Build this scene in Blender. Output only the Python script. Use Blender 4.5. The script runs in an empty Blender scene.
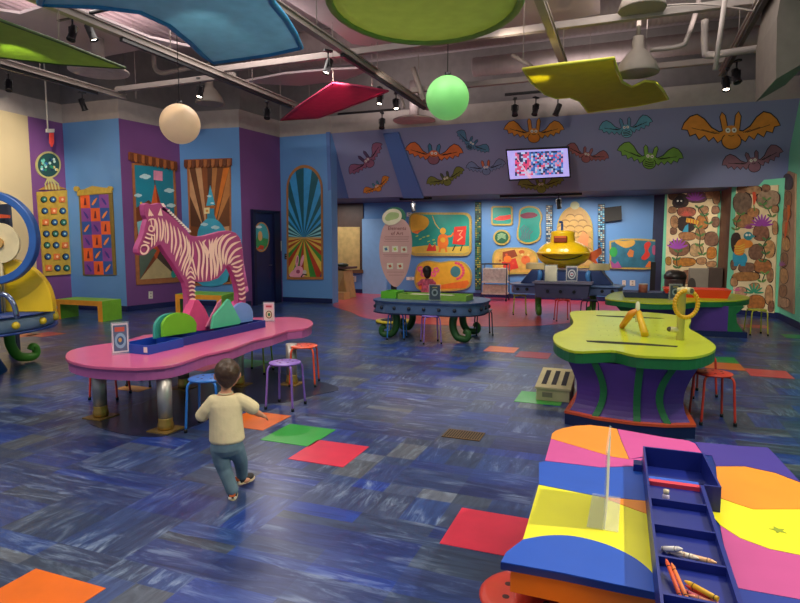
import bpy, bmesh, math, random
from mathutils import Vector, Matrix
random.seed(7)
PI = math.pi
COL = bpy.context.scene.collection
def V(*a): return Vector(a)
# ---------------------------------------------------------------- camera model (room axes: Y along the ceiling beams)
F_, CX, CY, H = 590., 400., 301.5, 1.6
PITCH = math.atan((CY - 243) / F_); YAW = math.atan(230 * math.cos(PITCH) / F_)
_c, _s, _cp, _sp = math.cos(YAW), math.sin(YAW), math.cos(PITCH), math.sin(PITCH)
FW, RT, UP, EYE = V(-_s*_cp, _c*_cp, -_sp), V(_c, _s, 0), V(-_s*_sp, _c*_sp, _cp), V(0, 0, H)
def hit(x, y, p0, n):
    d = FW + RT * ((x - CX) / F_) + UP * ((CY - y) / F_)
    return EYE + d * ((p0 - EYE).dot(n) / d.dot(n))
def G(x, y, z=0): return hit(x, y, V(0, 0, z), V(0, 0, 1))
def AY(x, y, Y): return hit(x, y, V(0, Y, 0), V(0, 1, 0))
def AX(x, y, X): return hit(x, y, V(X, 0, 0), V(1, 0, 0))
# ---------------------------------------------------------------- materials
def lin(h):
    h = h.lstrip('#'); o = []
    for i in (0, 2, 4):
        c = int(h[i:i+2], 16) / 255
        o.append(c / 12.92 if c <= .04045 else ((c + .055) / 1.055) ** 2.4)
    return o
_M = {}
def mat(hexc, rough=.55, metal=0, var=.10, scale=6, emit=0, coat=0, alpha=1, trans=0, bump=0):
    key = (hexc, rough, metal, var, scale, emit, coat, alpha, trans, bump)
    if key in _M: return _M[key]
    m = bpy.data.materials.new('surface_' + hexc.strip('#')); m.use_nodes = True
    nt = m.node_tree; b = nt.nodes['Principled BSDF']; c = lin(hexc)
    tc = nt.nodes.new('ShaderNodeTexCoord'); nz = nt.nodes.new('ShaderNodeTexNoise')
    nz.inputs['Scale'].default_value = scale; nz.inputs['Detail'].default_value = 3
    nt.links.new(tc.outputs['Object'], nz.inputs['Vector'])
    cr = nt.nodes.new('ShaderNodeValToRGB')
    cr.color_ramp.elements[0].position = .3; cr.color_ramp.elements[1].position = .7
    cr.color_ramp.elements[0].color = [min(1, x * (1 - var)) for x in c] + [1]
    cr.color_ramp.elements[1].color = [min(1, x * (1 + var)) for x in c] + [1]
    nt.links.new(nz.outputs['Fac'], cr.inputs['Fac']); nt.links.new(cr.outputs['Color'], b.inputs['Base Color'])
    b.inputs['Roughness'].default_value = rough; b.inputs['Metallic'].default_value = metal
    if coat: b.inputs['Coat Weight'].default_value = coat; b.inputs['Coat Roughness'].default_value = .12
    if emit:
        b.inputs['Emission Color'].default_value = c + [1]; b.inputs['Emission Strength'].default_value = emit
    if alpha < 1: b.inputs['Alpha'].default_value = alpha
    if trans: b.inputs['Transmission Weight'].default_value = trans; b.inputs['IOR'].default_value = 1.3
    if bump:
        bp = nt.nodes.new('ShaderNodeBump'); bp.inputs['Strength'].default_value = bump; bp.inputs['Distance'].default_value = .01
        nt.links.new(nz.outputs['Fac'], bp.inputs['Height']); nt.links.new(bp.outputs['Normal'], b.inputs['Normal'])
    _M[key] = m
    return m
def fabric_mat(hexc, tl=.45):
    key = ('fab', hexc)
    if key in _M: return _M[key]
    m = mat(hexc, .7, var=.07).copy(); nt = m.node_tree; b = nt.nodes['Principled BSDF']; out = nt.nodes['Material Output']
    t = nt.nodes.new('ShaderNodeBsdfTranslucent'); mx = nt.nodes.new('ShaderNodeMixShader'); mx.inputs[0].default_value = tl
    nt.links.new(b.inputs['Base Color'].links[0].from_socket, t.inputs['Color'])
    nt.links.new(b.outputs[0], mx.inputs[1]); nt.links.new(t.outputs[0], mx.inputs[2]); nt.links.new(mx.outputs[0], out.inputs['Surface'])
    _M[key] = m; return m
def floor_mat():
    m = bpy.data.materials.new('floor_blue_vinyl'); m.use_nodes = True; nt = m.node_tree; N = nt.nodes; L = nt.links
    b = N['Principled BSDF']; tc = N.new('ShaderNodeTexCoord')
    def node(t, **k):
        n = N.new(t)
        for a, v in k.items(): setattr(n, a, v)
        return n
    def snap(sx, sy, ox, oy):
        mp = node('ShaderNodeMapping'); mp.inputs['Location'].default_value = (ox, oy, 0); L.new(tc.outputs['Object'], mp.inputs['Vector'])
        sn = node('ShaderNodeVectorMath', operation='SNAP'); L.new(mp.outputs[0], sn.inputs[0]); sn.inputs[1].default_value = (sx, sy, 50)
        wn = node('ShaderNodeTexWhiteNoise'); L.new(sn.outputs[0], wn.inputs['Vector']); return wn
    w1 = snap(.4572, .4572, .06, .13); w2 = snap(.4572, .2286, .06, .13); w3 = snap(.2286, .4572, .06, .13)
    def mix(a, bb, f, blend='MIX'):
        x = node('ShaderNodeMix', data_type='RGBA', blend_type=blend)
        for i, src in ((6, a), (7, bb)):
            if isinstance(src, (tuple, list)): x.inputs[i].default_value = (*src, 1)
            else: L.new(src, x.inputs[i])
        if isinstance(f, float): x.inputs[0].default_value = f
        else: L.new(f, x.inputs[0])
        return x.outputs[2]
    sel = node('ShaderNodeMath', operation='GREATER_THAN'); L.new(w1.outputs['Value'], sel.inputs[0]); sel.inputs[1].default_value = .5
    val0 = mix(w2.outputs['Value'], w3.outputs['Value'], sel.outputs[0]); w4 = snap(.4572, .4572, 3.26, 7.13); val = mix(val0, w4.outputs['Value'], .35)
    cr = node('ShaderNodeValToRGB'); cr.color_ramp.interpolation = 'LINEAR'; L.new(val, cr.inputs['Fac'])
    E = cr.color_ramp.elements; E[0].position = 0; E[0].color = (.012, .022, .09, 1); E[1].position = 1; E[1].color = (.16, .19, .26, 1)
    for p, c in ((.22, (.018, .042, .19)), (.38, (.036, .06, .12)), (.52, (.014, .05, .30)), (.64, (.05, .068, .10)), (.76, (.025, .065, .23)), (.88, (.10, .115, .13))):
        e = E.new(p); e.color = (*c, 1)
    # brushed streaks along or across each tile, waved by a slow noise
    def streak(sc, rot, detail=6):
        mp = node('ShaderNodeMapping'); mp.inputs['Scale'].default_value = sc; mp.inputs['Rotation'].default_value = (0, 0, rot)
        L.new(tc.outputs['Object'], mp.inputs['Vector'])
        nz = node('ShaderNodeTexNoise'); nz.inputs['Scale'].default_value = 1; nz.inputs['Detail'].default_value = detail
        nz.inputs['Roughness'].default_value = .68; nz.inputs['Distortion'].default_value = 1.1; L.new(mp.outputs[0], nz.inputs['Vector']); return nz
    s1, s2 = streak((2.6, 15, 1), .20, 9), streak((14, 3.0, 1), .5, 9)
    st = mix(s1.outputs['Fac'], s2.outputs['Fac'], sel.outputs[0])
    r2 = node('ShaderNodeValToRGB'); r2.color_ramp.elements[0].position = .50; r2.color_ramp.elements[1].position = .78
    r2.color_ramp.elements[0].color = (0, 0, 0, 1); r2.color_ramp.elements[1].color = (1, 1, 1, 1); L.new(st, r2.inputs['Fac'])
    big = streak((1.3, 2.2, 1), .3, 2)
    r3 = node('ShaderNodeValToRGB'); r3.color_ramp.elements[0].position = .42; r3.color_ramp.elements[1].position = .66; L.new(big.outputs['Fac'], r3.inputs['Fac'])
    fac = node('ShaderNodeMath', operation='MULTIPLY'); L.new(r2.outputs[0], fac.inputs[0]); L.new(r3.outputs[0], fac.inputs[1])
    c1 = mix(cr.outputs[0], (.31, .40, .52), fac.outputs[0])
    dk = node('ShaderNodeValToRGB'); dk.color_ramp.elements[0].position = .3; dk.color_ramp.elements[1].position = .6
    dk.color_ramp.elements[0].color = (.45, .45, .5, 1); dk.color_ramp.elements[1].color = (1.1, 1.1, 1.1, 1); L.new(st, dk.inputs['Fac'])
    c2 = mix(c1, dk.outputs[0], 1.0, 'MULTIPLY'); L.new(c2, b.inputs['Base Color'])
    b.inputs['Roughness'].default_value = .30; b.inputs['Coat Weight'].default_value = .2; b.inputs['Coat Roughness'].default_value = .2
    bp = node('ShaderNodeBump'); bp.inputs['Strength'].default_value = .25; bp.inputs['Distance'].default_value = .004
    L.new(st, bp.inputs['Height']); L.new(bp.outputs[0], b.inputs['Normal'])
    return m
# ---------------------------------------------------------------- mesh builder
class MB:
    def __init__(s, m=None): s.v = []; s.f = []; s.fm = []; s.fs = []; s.ms = []; s.cur = 0; s.X = None; s.use(m or mat('#888888'))
    def use(s, m):
        if m not in s.ms: s.ms.append(m)
        s.cur = s.ms.index(m); return s
    def add(s, vs, fs, smooth=False):
        o = len(s.v); s.v += [(s.X @ Vector(p)) if s.X else Vector(p) for p in vs]
        for f in fs: s.f.append([i + o for i in f]); s.fm.append(s.cur); s.fs.append(smooth)
        return s
    def prism(s, pts, d, smooth=False):
        n = len(pts); d = Vector(d); p = [Vector(q) for q in pts]
        s.add(p + [q + d for q in p], [list(range(n)), list(range(2*n-1, n-1, -1))])
        o = len(s.v) - 2*n
        for i in range(n):
            j = (i+1) % n; s.f.append([o+i, o+j, o+n+j, o+n+i]); s.fm.append(s.cur); s.fs.append(smooth)
        return s
    def box(s, x0, x1, y0, y1, z0, z1): return s.prism([(x0,y0,z0),(x1,y0,z0),(x1,y1,z0),(x0,y1,z0)], (0,0,z1-z0))
    def sheet(s, pts): return s.add(pts, [list(range(len(pts)))])
    def tube(s, path, r, n=10, closed=False, cap=True):
        P = [Vector(p) for p in path]; m = len(P); R = r if isinstance(r, (list, tuple)) else [r]*m
        vs = []; prev = None
        for i in range(m):
            if closed: t = P[(i+1) % m] - P[i-1]
            else: t = P[min(i+1, m-1)] - P[max(i-1, 0)]
            t = t.normalized() if t.length > 1e-9 else V(0,0,1)
            if prev is None: a = t.orthogonal().normalized()
            else: a = (prev - t * prev.dot(t)); a = a.normalized() if a.length > 1e-6 else t.orthogonal().normalized()
            prev = a; b = t.cross(a)
            for k in range(n):
                w = 2*PI*k/n; vs.append(P[i] + (a*math.cos(w) + b*math.sin(w))*R[i])
        fs = []
        for i in range(m if closed else m-1):
            j = (i+1) % m
            for k in range(n): l = (k+1) % n; fs.append([i*n+k, i*n+l, j*n+l, j*n+k])
        s.add(vs, fs, True)
        if cap and not closed:
            o = len(s.v) - len(vs)
            s.f += [[o+k for k in range(n)][::-1], [o+(m-1)*n+k for k in range(n)]]; s.fm += [s.cur]*2; s.fs += [False]*2
        return s
    def lathe(s, prof, c=(0,0,0), ax=(0,0,1), n=24, smooth=True):
        ax = Vector(ax).normalized(); a = ax.orthogonal().normalized(); b = ax.cross(a); c = Vector(c); vs = []; fs = []
        for r, z in prof:
            for k in range(n): w = 2*PI*k/n; vs.append(c + ax*z + (a*math.cos(w) + b*math.sin(w))*max(r, 1e-4))
        for i in range(len(prof)-1):
            for k in range(n): l = (k+1) % n; fs.append([i*n+k, i*n+l, (i+1)*n+l, (i+1)*n+k])
        s.add(vs, fs, smooth)
        o = len(s.v) - len(vs); q = len(prof)-1
        if prof[0][0] > .001: s.f.append([o+k for k in range(n)][::-1]); s.fm.append(s.cur); s.fs.append(False)
        if prof[q][0] > .001: s.f.append([o+q*n+k for k in range(n)]); s.fm.append(s.cur); s.fs.append(False)
        return s
    def cyl(s, c, r, h, ax=(0,0,1), n=24): return s.lathe([(r,0),(r,h)], c, ax, n)
    def ball(s, c, r, n=20, m=12):
        rr = r if isinstance(r, (tuple, list)) else (r, r, r); vs = []; fs = []; c = Vector(c)
        for i in range(m+1):
            t = PI*i/m
            for k in range(n): w = 2*PI*k/n; vs.append(c + V(rr[0]*math.sin(t)*math.cos(w), rr[1]*math.sin(t)*math.sin(w), rr[2]*math.cos(t)))
        for i in range(m):
            for k in range(n): l = (k+1) % n; fs.append([i*n+k, (i+1)*n+k, (i+1)*n+l, i*n+l])
        return s.add(vs, fs, True)
    def build(s, name, parent=None, bevel=0, kind=None, label=None, recalc=True):
        me = bpy.data.meshes.new(name); off = V(0,0,0); p = parent
        while p is not None: off += p.location; p = p.parent
        me.from_pydata([tuple(q - off) for q in s.v], [], s.f); me.validate()
        for m in s.ms: me.materials.append(m)
        if len(me.polygons) == len(s.f):
            me.polygons.foreach_set('material_index', s.fm); me.polygons.foreach_set('use_smooth', s.fs)
        bm = bmesh.new(); bm.from_mesh(me); bmesh.ops.remove_doubles(bm, verts=bm.verts, dist=1e-5)
        if recalc: bmesh.ops.recalc_face_normals(bm, faces=bm.faces)
        bm.to_mesh(me); bm.free()
        o = bpy.data.objects.new(name, me); COL.objects.link(o)
        if parent is not None: o.parent = parent
        if bevel:
            md = o.modifiers.new('edge_round', 'BEVEL'); md.width = bevel; md.segments = 2; md.limit_method = 'ANGLE'; md.angle_limit = .7
        if kind: o['kind'] = kind
        if label: o['label'] = label
        return o
def tag(o, label, cat, group=None):
    o['label'] = label; o['category'] = cat
    if group: o['group'] = group
    return o
def thing(name, label, cat, loc=(0,0,0), group=None):
    o = bpy.data.objects.new(name, None); COL.objects.link(o); o.location = loc; o.empty_display_size = .1
    return tag(o, label, cat, group)
def dup(root, loc, rz=None, label=None, mats=None, group=None, scale=None):
    def cp(o, par):
        c = o.copy(); COL.objects.link(c); c.parent = par
        if mats and c.type == 'MESH':
            c.data = c.data.copy()
            for i, m in enumerate(c.data.materials):
                if m in mats: c.data.materials[i] = mats[m]
        for ch in o.children: cp(ch, c)
        return c
    r = cp(root, None); r.location = loc
    if rz is not None: r.rotation_euler = (r.rotation_euler[0], r.rotation_euler[1], rz)
    if label: r['label'] = label
    if group: r['group'] = group
    if scale: r.scale = (scale,)*3
    return r
def text_mesh(mb, body, c, right, up, size, m, depth=.002):
    cu = bpy.data.curves.new('t', 'FONT'); cu.body = body; cu.size = size; cu.align_x = 'CENTER'; cu.align_y = 'CENTER'; cu.resolution_u = 2
    ob = bpy.data.objects.new('t', cu); COL.objects.link(ob); bpy.context.view_layer.update()
    me = bpy.data.meshes.new_from_object(ob.evaluated_get(bpy.context.evaluated_depsgraph_get()))
    right = Vector(right).normalized(); up = Vector(up).normalized(); c = Vector(c)
    mb.use(m); mb.add([c + right*v.co.x + up*v.co.y for v in me.vertices], [list(p.vertices) for p in me.polygons])
    bpy.data.objects.remove(ob); bpy.data.curves.remove(cu); bpy.data.meshes.remove(me)
# a picture on a flat wall: shapes are laid on the wall's own plane, one thin layer over another
class Canvas:
    def __init__(s, p0, n, base=.0):
        s.p0 = Vector(p0); s.n = Vector(n).normalized(); s.base = base
    def pt(s, x, y, l=0): return hit(x, y, s.p0, s.n) + s.n * (s.base + .004*l)
    def poly(s, mb, pts, m, l=1): mb.use(m).sheet([s.pt(x, y, l) for x, y in pts]); return s
    def ell(s, mb, cx, cy, rx, ry, m, l=1, n=20, rot=0):
        c, q = math.cos(rot), math.sin(rot)
        return s.poly(mb, [(cx + rx*math.cos(2*PI*k/n)*c - ry*math.sin(2*PI*k/n)*q, cy + rx*math.cos(2*PI*k/n)*q + ry*math.sin(2*PI*k/n)*c) for k in range(n)], m, l)
    def blob(s, mb, cx, cy, rx, ry, m, l=1, n=14, wob=.12, sq=2.6, rot=0):
        ph = random.random()*6; pts = []; cr, sr = math.cos(rot), math.sin(rot)
        for k in range(n):
            w = 2*PI*k/n; c, q = math.cos(w), math.sin(w); r = (abs(c)**sq + abs(q)**sq)**(-1/sq) * (1 + wob*math.sin(2*w+ph)*.5 + wob*math.sin(3*w+2*ph)*.4)
            x, y = rx*r*c, ry*r*q; pts.append((cx + x*cr - y*sr, cy + x*sr + y*cr))
        return s.poly(mb, pts, m, l)
    def line(s, mb, pts, w, m, l=2, taper=False):
        mb.use(m); n = len(pts); L = []; R = []
        for i, (x, y) in enumerate(pts):
            x0, y0 = pts[max(i-1, 0)]; x1, y1 = pts[min(i+1, n-1)]; dx, dy = x1-x0, y1-y0; d = math.hypot(dx, dy) or 1
            ww = (w[i] if isinstance(w, (list, tuple)) else w)/2
            if taper: ww *= max(.15, math.sin(PI*(i+.35)/(n-.3)))
            L.append(s.pt(x - dy/d*ww, y + dx/d*ww, l)); R.append(s.pt(x + dy/d*ww, y - dx/d*ww, l))
        mb.add(L + R, [[i, i+1, n+i+1, n+i] for i in range(n-1)])
        return s
    def slab(s, mb, pts, m, l0, l1):      # a board of real thickness on the wall
        mb.use(m).prism([s.pt(x, y, l0) for x, y in pts], s.n*(.004*(l1-l0))); return s
def curve(pts, n=6, closed=True):          # Catmull-Rom
    o = []; m = len(pts); rng = range(m) if closed else range(m-1)
    for i in rng:
        if closed: p = [pts[(i+k-1) % m] for k in range(4)]
        else: p = [pts[min(max(i+k-1, 0), m-1)] for k in range(4)]
        for k in range(n):
            t = k/n
            o.append(tuple(.5*((2*p[1][a]) + (-p[0][a]+p[2][a])*t + (2*p[0][a]-5*p[1][a]+4*p[2][a]-p[3][a])*t*t + (-p[0][a]+3*p[1][a]-3*p[2][a]+p[3][a])*t**3) for a in range(len(p[0]))))
    if not closed: o.append(tuple(pts[-1]))
    return o
# ================================================================ THE ROOM SHELL
BLUE = mat('#5f92cc', .5, var=.05, scale=.6); PURP = mat('#734680', .5, var=.08, scale=.8); BLUED = mat('#5577b8', .5, var=.06, scale=.6)
BEIGE = mat('#c9b78f', .55, var=.06, scale=.7); TAUPE = mat('#a89e98', .7, var=.06); DGREY = mat('#7c7674', .8, var=.08)
MAUVE = mat('#a89a9c', .7, var=.08, scale=2); NAVY = mat('#16204f', .4); TEAL = mat('#78d8b0', .5, var=.06, scale=.8); SOFF = mat('#858cb2', .85, var=.05, scale=.5)
BLACK = mat('#121216', .45); WOODB = mat('#5a3a2c', .5)
fl = MB(floor_mat()).box(-16, 6, -4, 20, -.1, 0).build('floor', kind='structure')
def tile(x, y, col):
    MB(mat(col, .3, coat=.3, var=.06)).box(x, x+.457, y, y+.457, -.02, .003).build('floor_tile', fl)
for px, py, c in ((36,569,'#f0701c'),(318,440,'#e0324c'),(290,424,'#35a83c'),(250,411,'#f0701c'),(462,508,'#e0324c'),(490,346,'#f0701c')):
    g = G(px, py); tile(g.x, g.y-.457, c)
g = G(525,348); tile(g.x-.02, g.y-.46-.30, '#a8324a')
g = G(527,392); tile(g.x-.06, g.y-.44, '#35b040')
g = G(740,364); ox_ = g.x-.46; tile(ox_, g.y-.457, '#e8742c'); oy_ = g.y
tile(ox_, oy_+.002, '#2f9a45')
tile(ox_+.46, oy_-.457-.30, '#d8434c')
g = G(738,324); tile(g.x, g.y-.5, '#c04458'); g = G(780,334); tile(g.x, g.y-.46, '#2f9a50')
g = G(255,363); tile(g.x-.3, g.y-.3, '#2fa14e'); g = G(222,366); tile(g.x-.45, g.y-.35, '#b83a52')
g = G(185,392); tile(g.x-.5, g.y-.0, '#c9a05a') if False else None
g = G(22,333); tile(g.x, g.y-.46, '#d8582c'); g = G(48,332); tile(g.x, g.y-.46, '#c8502c')
g = G(128,388); MB(mat('#c98f4a', .4)).box(g.x-.1, g.x+.25, g.y-.1, g.y+.1, -.02, .003).build('floor_tile', fl)
# zebra table's cast shadow painted as a dark shape, then the carpet
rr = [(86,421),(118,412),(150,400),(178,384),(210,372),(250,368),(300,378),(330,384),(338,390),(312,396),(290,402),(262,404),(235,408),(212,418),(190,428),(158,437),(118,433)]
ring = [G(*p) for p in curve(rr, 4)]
MB(mat('#1d2036', .3, coat=.2)).prism([(q.x, q.y, -.01) for q in ring], (0,0,.0125)).build('floor_shadow_and_carpet', fl)
cp = [(-9.0,17.4),(-8.7,15.2),(-7.55,14.3),(-6.9,13.2),(-6.0,12.3),(-5.2,11.4),(-4.2,11.05),(-3,11.0),(-2,11.3),(-1.3,11.9),(-.8,12.8),(-.2,13.6),(.6,14.6),(.5,17.4)]
MB(mat('#dc4456', .32, coat=.3, var=.12)).prism([(*q, -.01) for q in curve(cp[1:13], 4, False)] + [(.5,17.3,-.01),(-9,17.3,-.01)], (0,0,.0128)).build('floor_shadow_and_carpet', fl)
ROOM = V(-4, 6, 0)
def wall(name, a, b, z0, z1, m, th=.12, z0b=None):
    a = V(a[0], a[1], 0); b = V(b[0], b[1], 0); n = V(-(b-a).y, (b-a).x, 0).normalized()
    if n.dot(ROOM - a) < 0: n = -n
    mb = MB(m).prism([a+V(0,0,z0), b+V(0,0,z0), b+V(0,0,z1), a+V(0,0,z1)], -n*th)
    o = mb.build(name, kind='structure')
    return a, n
def base(name, a, b, m=NAVY, h=.13):
    a = V(a[0], a[1], 0); b = V(b[0], b[1], 0); n = V(-(b-a).y, (b-a).x, 0).normalized()
    if n.dot(ROOM - a) < 0: n = -n
    MB(m).prism([a+n*.001, b+n*.001, b+V(0,0,h)+n*.001, a+V(0,0,h)+n*.001], n*.018).build(name, kind='structure')
P0,A,B,C,D,E,Fp = (-12.65,9.6),(-12.62,10.45),(-10.93,10.5),(-10.66,12.13),(-9.02,12.36),(-8.85,13.9),(-7.3,13.87)
WZ = 4.42
w0 = wall('wall_left', (-12.0,1.5), P0, 0, WZ, BEIGE)
w1 = wall('wall_left', P0, A, 0, WZ, PURP); w2 = wall('wall_left', A, B, 0, WZ, BLUE); w3 = wall('wall_left', B, C, 0, WZ, PURP)
w4 = wall('wall_left', C, D, 0, WZ, BLUE); w5 = wall('wall_left', D, E, 0, WZ, PURP); w6 = wall('wall_left', E, Fp, 0, WZ, BLUE, .32)
for a, b in ((P0,A),(A,B),(B,C),(C,D),((D[0],D[1]),(-8.99,12.62)),(E,Fp)): base('baseboard_left', a, b)
for a, b in (((-12.0,1.5),P0),(P0,A),(A,B),(B,C),(C,D),(D,E),(E,Fp)):
    wall('wall_upper', a, b, WZ, 4.85, TAUPE); 
for a, b in (((-12.3,1.5),(-13.3,9.6)),((-13.3,9.6),(-13.2,10.9)),((-13.2,10.9),(-11.2,11.0)),((-11.2,11.0),(-11,12.6)),((-11,12.6),(-9.3,12.8)),((-9.3,12.8),(-9.1,14.3)),((-9.1,14.3),(6,14.3))):
    wall('wall_upper', a, b, 4.85, 6.2, DGREY)
wall('wall_upper', (-7.3,13.9), (6,13.9), WZ, 4.85, TAUPE)
# slanted band with the bats
ST, SB = V(0,13.9,4.44), V(0,14.9,2.83)
SN = (ST-SB).cross(V(1,0,0)).normalized(); SN = SN if SN.y < 0 else -SN
MB(SOFF).prism([V(-7.34,13.9,4.44), V(3.3,13.9,4.44), V(3.3,14.9,2.83), V(-7.34,14.9,2.83)], V(0,.12,.05)).build('wall_back', kind='structure')
MB(BLUED).prism([V(-7.30,13.80,4.44), V(-7.30,13.9,4.44), V(-7.30,14.93,2.83), V(-7.30,14.19,2.78), V(-7.30,13.88,2.78)], V(-.1,0,0)).build('wall_back', kind='structure')
ri = [hit(384,133,ST,SN), hit(399,132,ST,SN), hit(424,197,ST,SN), hit(404,197,ST,SN)]
MB(BLUED).prism([p + SN*.001 for p in ri], SN*.07).build('trim_1', kind='structure')
MB(mat('#42517c', .6)).box(-9.6, 3.3, 14.93, 17.4, 2.85, 2.95).build('ceiling', kind='structure')
# alcove behind
YB = 17.1
wall('wall_back', (-9.6,YB), (.55,YB), 0, 2.95, BLUE); wb = (V(0,YB,0), V(0,-1,0))
base('baseboard_back', (-9.6,YB), (.55,YB))
MB(mat('#86b2e0', .5, var=.04)).box(AY(362,220,YB-.1).x, AY(386,220,YB-.1).x, YB-.1, YB-.001, .0, 2.35).build('wall_back', kind='structure')
Q1, Q2, Q3, Q4 = (.80,16.9), (2.02,16.3), (2.10,15.30), (3.0,14.5)
p1w = wall('wall_right', Q1, Q2, 0, 2.95, TEAL); wall('wall_right', Q2, Q3, 0, 2.95, mat('#6b4a35', .6, var=.2)); p2w = wall('wall_right', Q3, Q4, 0, 2.95, TEAL)
wall('wall_right', (.55,YB), Q1, 0, 2.95, mat('#28304c', .6))
p3w = wall('wall_right', Q4, (3.02,-3), 0, 4.44, TEAL)
wall('wall_upper', (3.02,14.3), (3.02,-3), WZ, 6.2, DGREY)
for a, b in ((Q3,Q4),(Q4,(3.02,-3))): base('baseboard_right', a, b)
# ceiling deck and hung panels
MB(MAUVE).box(-16, 6, -4, 14.6, 6.2, 6.3).build('ceiling', kind='structure')
def deck(mb, x0, x1, y0, y1, z, step=.16):
    n = int((x1-x0)/step); h = .035; pts = []
    for i in range(n):
        a = x0 + i*step; pts += [(a, y0, z), (a+step*.4, y0, z), (a+step*.5, y0, z+h), (a+step*.9, y0, z+h)]
    pts += [(x1, y0, z), (x1, y0, z+.12), (x0, y0, z+.12)]
    mb.prism(pts, (0, y1-y0, 0))
mb = MB(mat('#a59499', .6, var=.05)); deck(mb, -7.4, 3.0, 3.5, 8.7, 5.55); mb.build('ceiling', kind='structure')
mb = MB(mat('#a59499', .6, var=.05)); deck(mb, -11.5, -8.0, 5.5, 9.6, 5.5); mb.build('ceiling', kind='structure')
# ================================================================ DOOR, OUTLETS
DN = w5[1]; dw = Canvas(w5[0], DN)
def yon(px): return hit(px, 240, w5[0], DN)
ya, yb = yon(251.5), yon(277.5); ztop = hit(264, 213, w5[0], DN).z
dr = MB(NAVY).prism([ya+V(0,0,-ya.z)+DN*.002, yb+V(0,0,-yb.z)+DN*.002, yb+V(0,0,ztop-yb.z)+DN*.002, ya+V(0,0,ztop-ya.z)+DN*.002], DN*.02)
door = dr.build('door_1', kind='structure')
fr = MB(mat('#0c1338', .4)); t = (yb-ya).normalized()
def upz(p, z): return V(p.x, p.y, z)
for p, q, z0, z1 in ((ya-t*.02, ya+t*.07, 0, ztop+.07), (yb-t*.22, yb+t*.02, 0, ztop+.07), (ya, yb, ztop, ztop+.07)):
    fr.prism([upz(p,z0)+DN*.002, upz(q,z0)+DN*.002, upz(q,z1)+DN*.002, upz(p,z1)+DN*.002], DN*.09)
fr.build('door_frame', door)
hp = hit(270,265,w5[0]+DN*.02,DN)
MB(mat('#8a8a90', .3, 1)).tube([hp, hp+DN*.06, hp+DN*.06-t*.1], .012).build('door_handle', door)
ov = MB(mat('#b07a3a', .5)); c2 = Canvas(w5[0], DN, .024)
c2.ell(ov, 260.5, 237, 8.2, 15, mat('#c08848', .5), 1, 28); c2.ell(ov, 260.5, 237, 7.2, 13.6, mat('#4ab0b8', .4), 2, 28)
c2.poly(ov, [(254,243),(257,234),(260,231),(262,238),(267,239),(266,246),(262,250),(257,249)], mat('#3f9a58'), 3)
c2.poly(ov, [(256,249),(259,245),(263,246),(262,250)], mat('#c8452e'), 4); c2.ell(ov, 259, 236, 2.2, 5, mat('#d8b070'), 4); c2.ell(ov, 258, 227, 3, 1.4, mat('#dfeff0'), 3)
tag(ov.build('oval_picture'), 'oval framed landscape picture fixed to the navy door', 'picture')
def plate(canv, cx, cy, w, h, label, col='#dcd6c8', name='wall_outlet', cat='outlet', n2=2):
    mb = MB(mat(col, .4)); canv.slab(mb, [(cx-w,cy-h),(cx+w,cy-h),(cx+w,cy+h),(cx-w,cy+h)], mat(col,.4), .5, 3)
    o = mb.build(name); tag(o, label, cat)
    mb = MB(BLACK)
    for k in (-.45, .45): canv.slab(mb, [(cx-w*.3,cy+h*k-h*.2),(cx+w*.3,cy+h*k-h*.2),(cx+w*.3,cy+h*k+h*.2),(cx-w*.3,cy+h*k+h*.2)], mat('#9a948a'), 3.1, 3.8)
    mb.build('socket', o)
c3 = Canvas(*w3); c4 = Canvas(*w4); c6 = Canvas(*w6); c1 = Canvas(*w1); c2w = Canvas(*w2); cb = Canvas(*wb)
plate(c3, 150.5, 295, 2, 3.6, 'white outlet plate low on the purple wall under the castle picture')
plate(Canvas(w5[0], w5[1]), 280, 246, 1.3, 5, 'pale switch plate on the purple wall right of the navy door', '#c9c3a8', 'switch_plate', 'switch')
plate(c6, 286.3, 256.5, 1.5, 2.8, 'black card reader left of the arched sunray picture', '#15151c', 'card_reader', 'card reader')
plate(cb, 347.5, 278, 1.2, 2.6, 'narrow white plate on alcove wall under the brown window ledge')
plate(cb, 353.5, 279, 2.6, 2.8, 'wide white double outlet under the brown window ledge')
plate(cb, 624, 283, 1.7, 2.7, 'left white plate under the sea life panel')
plate(cb, 632.5, 283, 2.7, 2.8, 'right wide outlet plate under the sea life panel')
# brown window with blind in the alcove
wn = MB(mat('#4a342c', .5)); cw = Canvas(V(0,YB,0), V(0,-1,0))
cw.slab(wn, [(328,196),(363.5,196),(363.5,273),(328,273)], mat('#4f3a30',.5), .5, 10)
wo = wn.build('window_1', kind='structure')
b2 = MB(mat('#caa868', .6)); cw.slab(b2, [(336,227),(360.5,227),(360.5,269.5),(336,269.5)], mat('#c8a868',.6,var=.15), 10.2, 14); b2.build('window_blind', wo)
b2 = MB(WOODB); cw.slab(b2, [(334,269.5),(364.5,269.5),(364.5,273),(334,273)], mat('#6b4a30',.5), 10.2, 34); b2.build('window_sill', wo)
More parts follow.
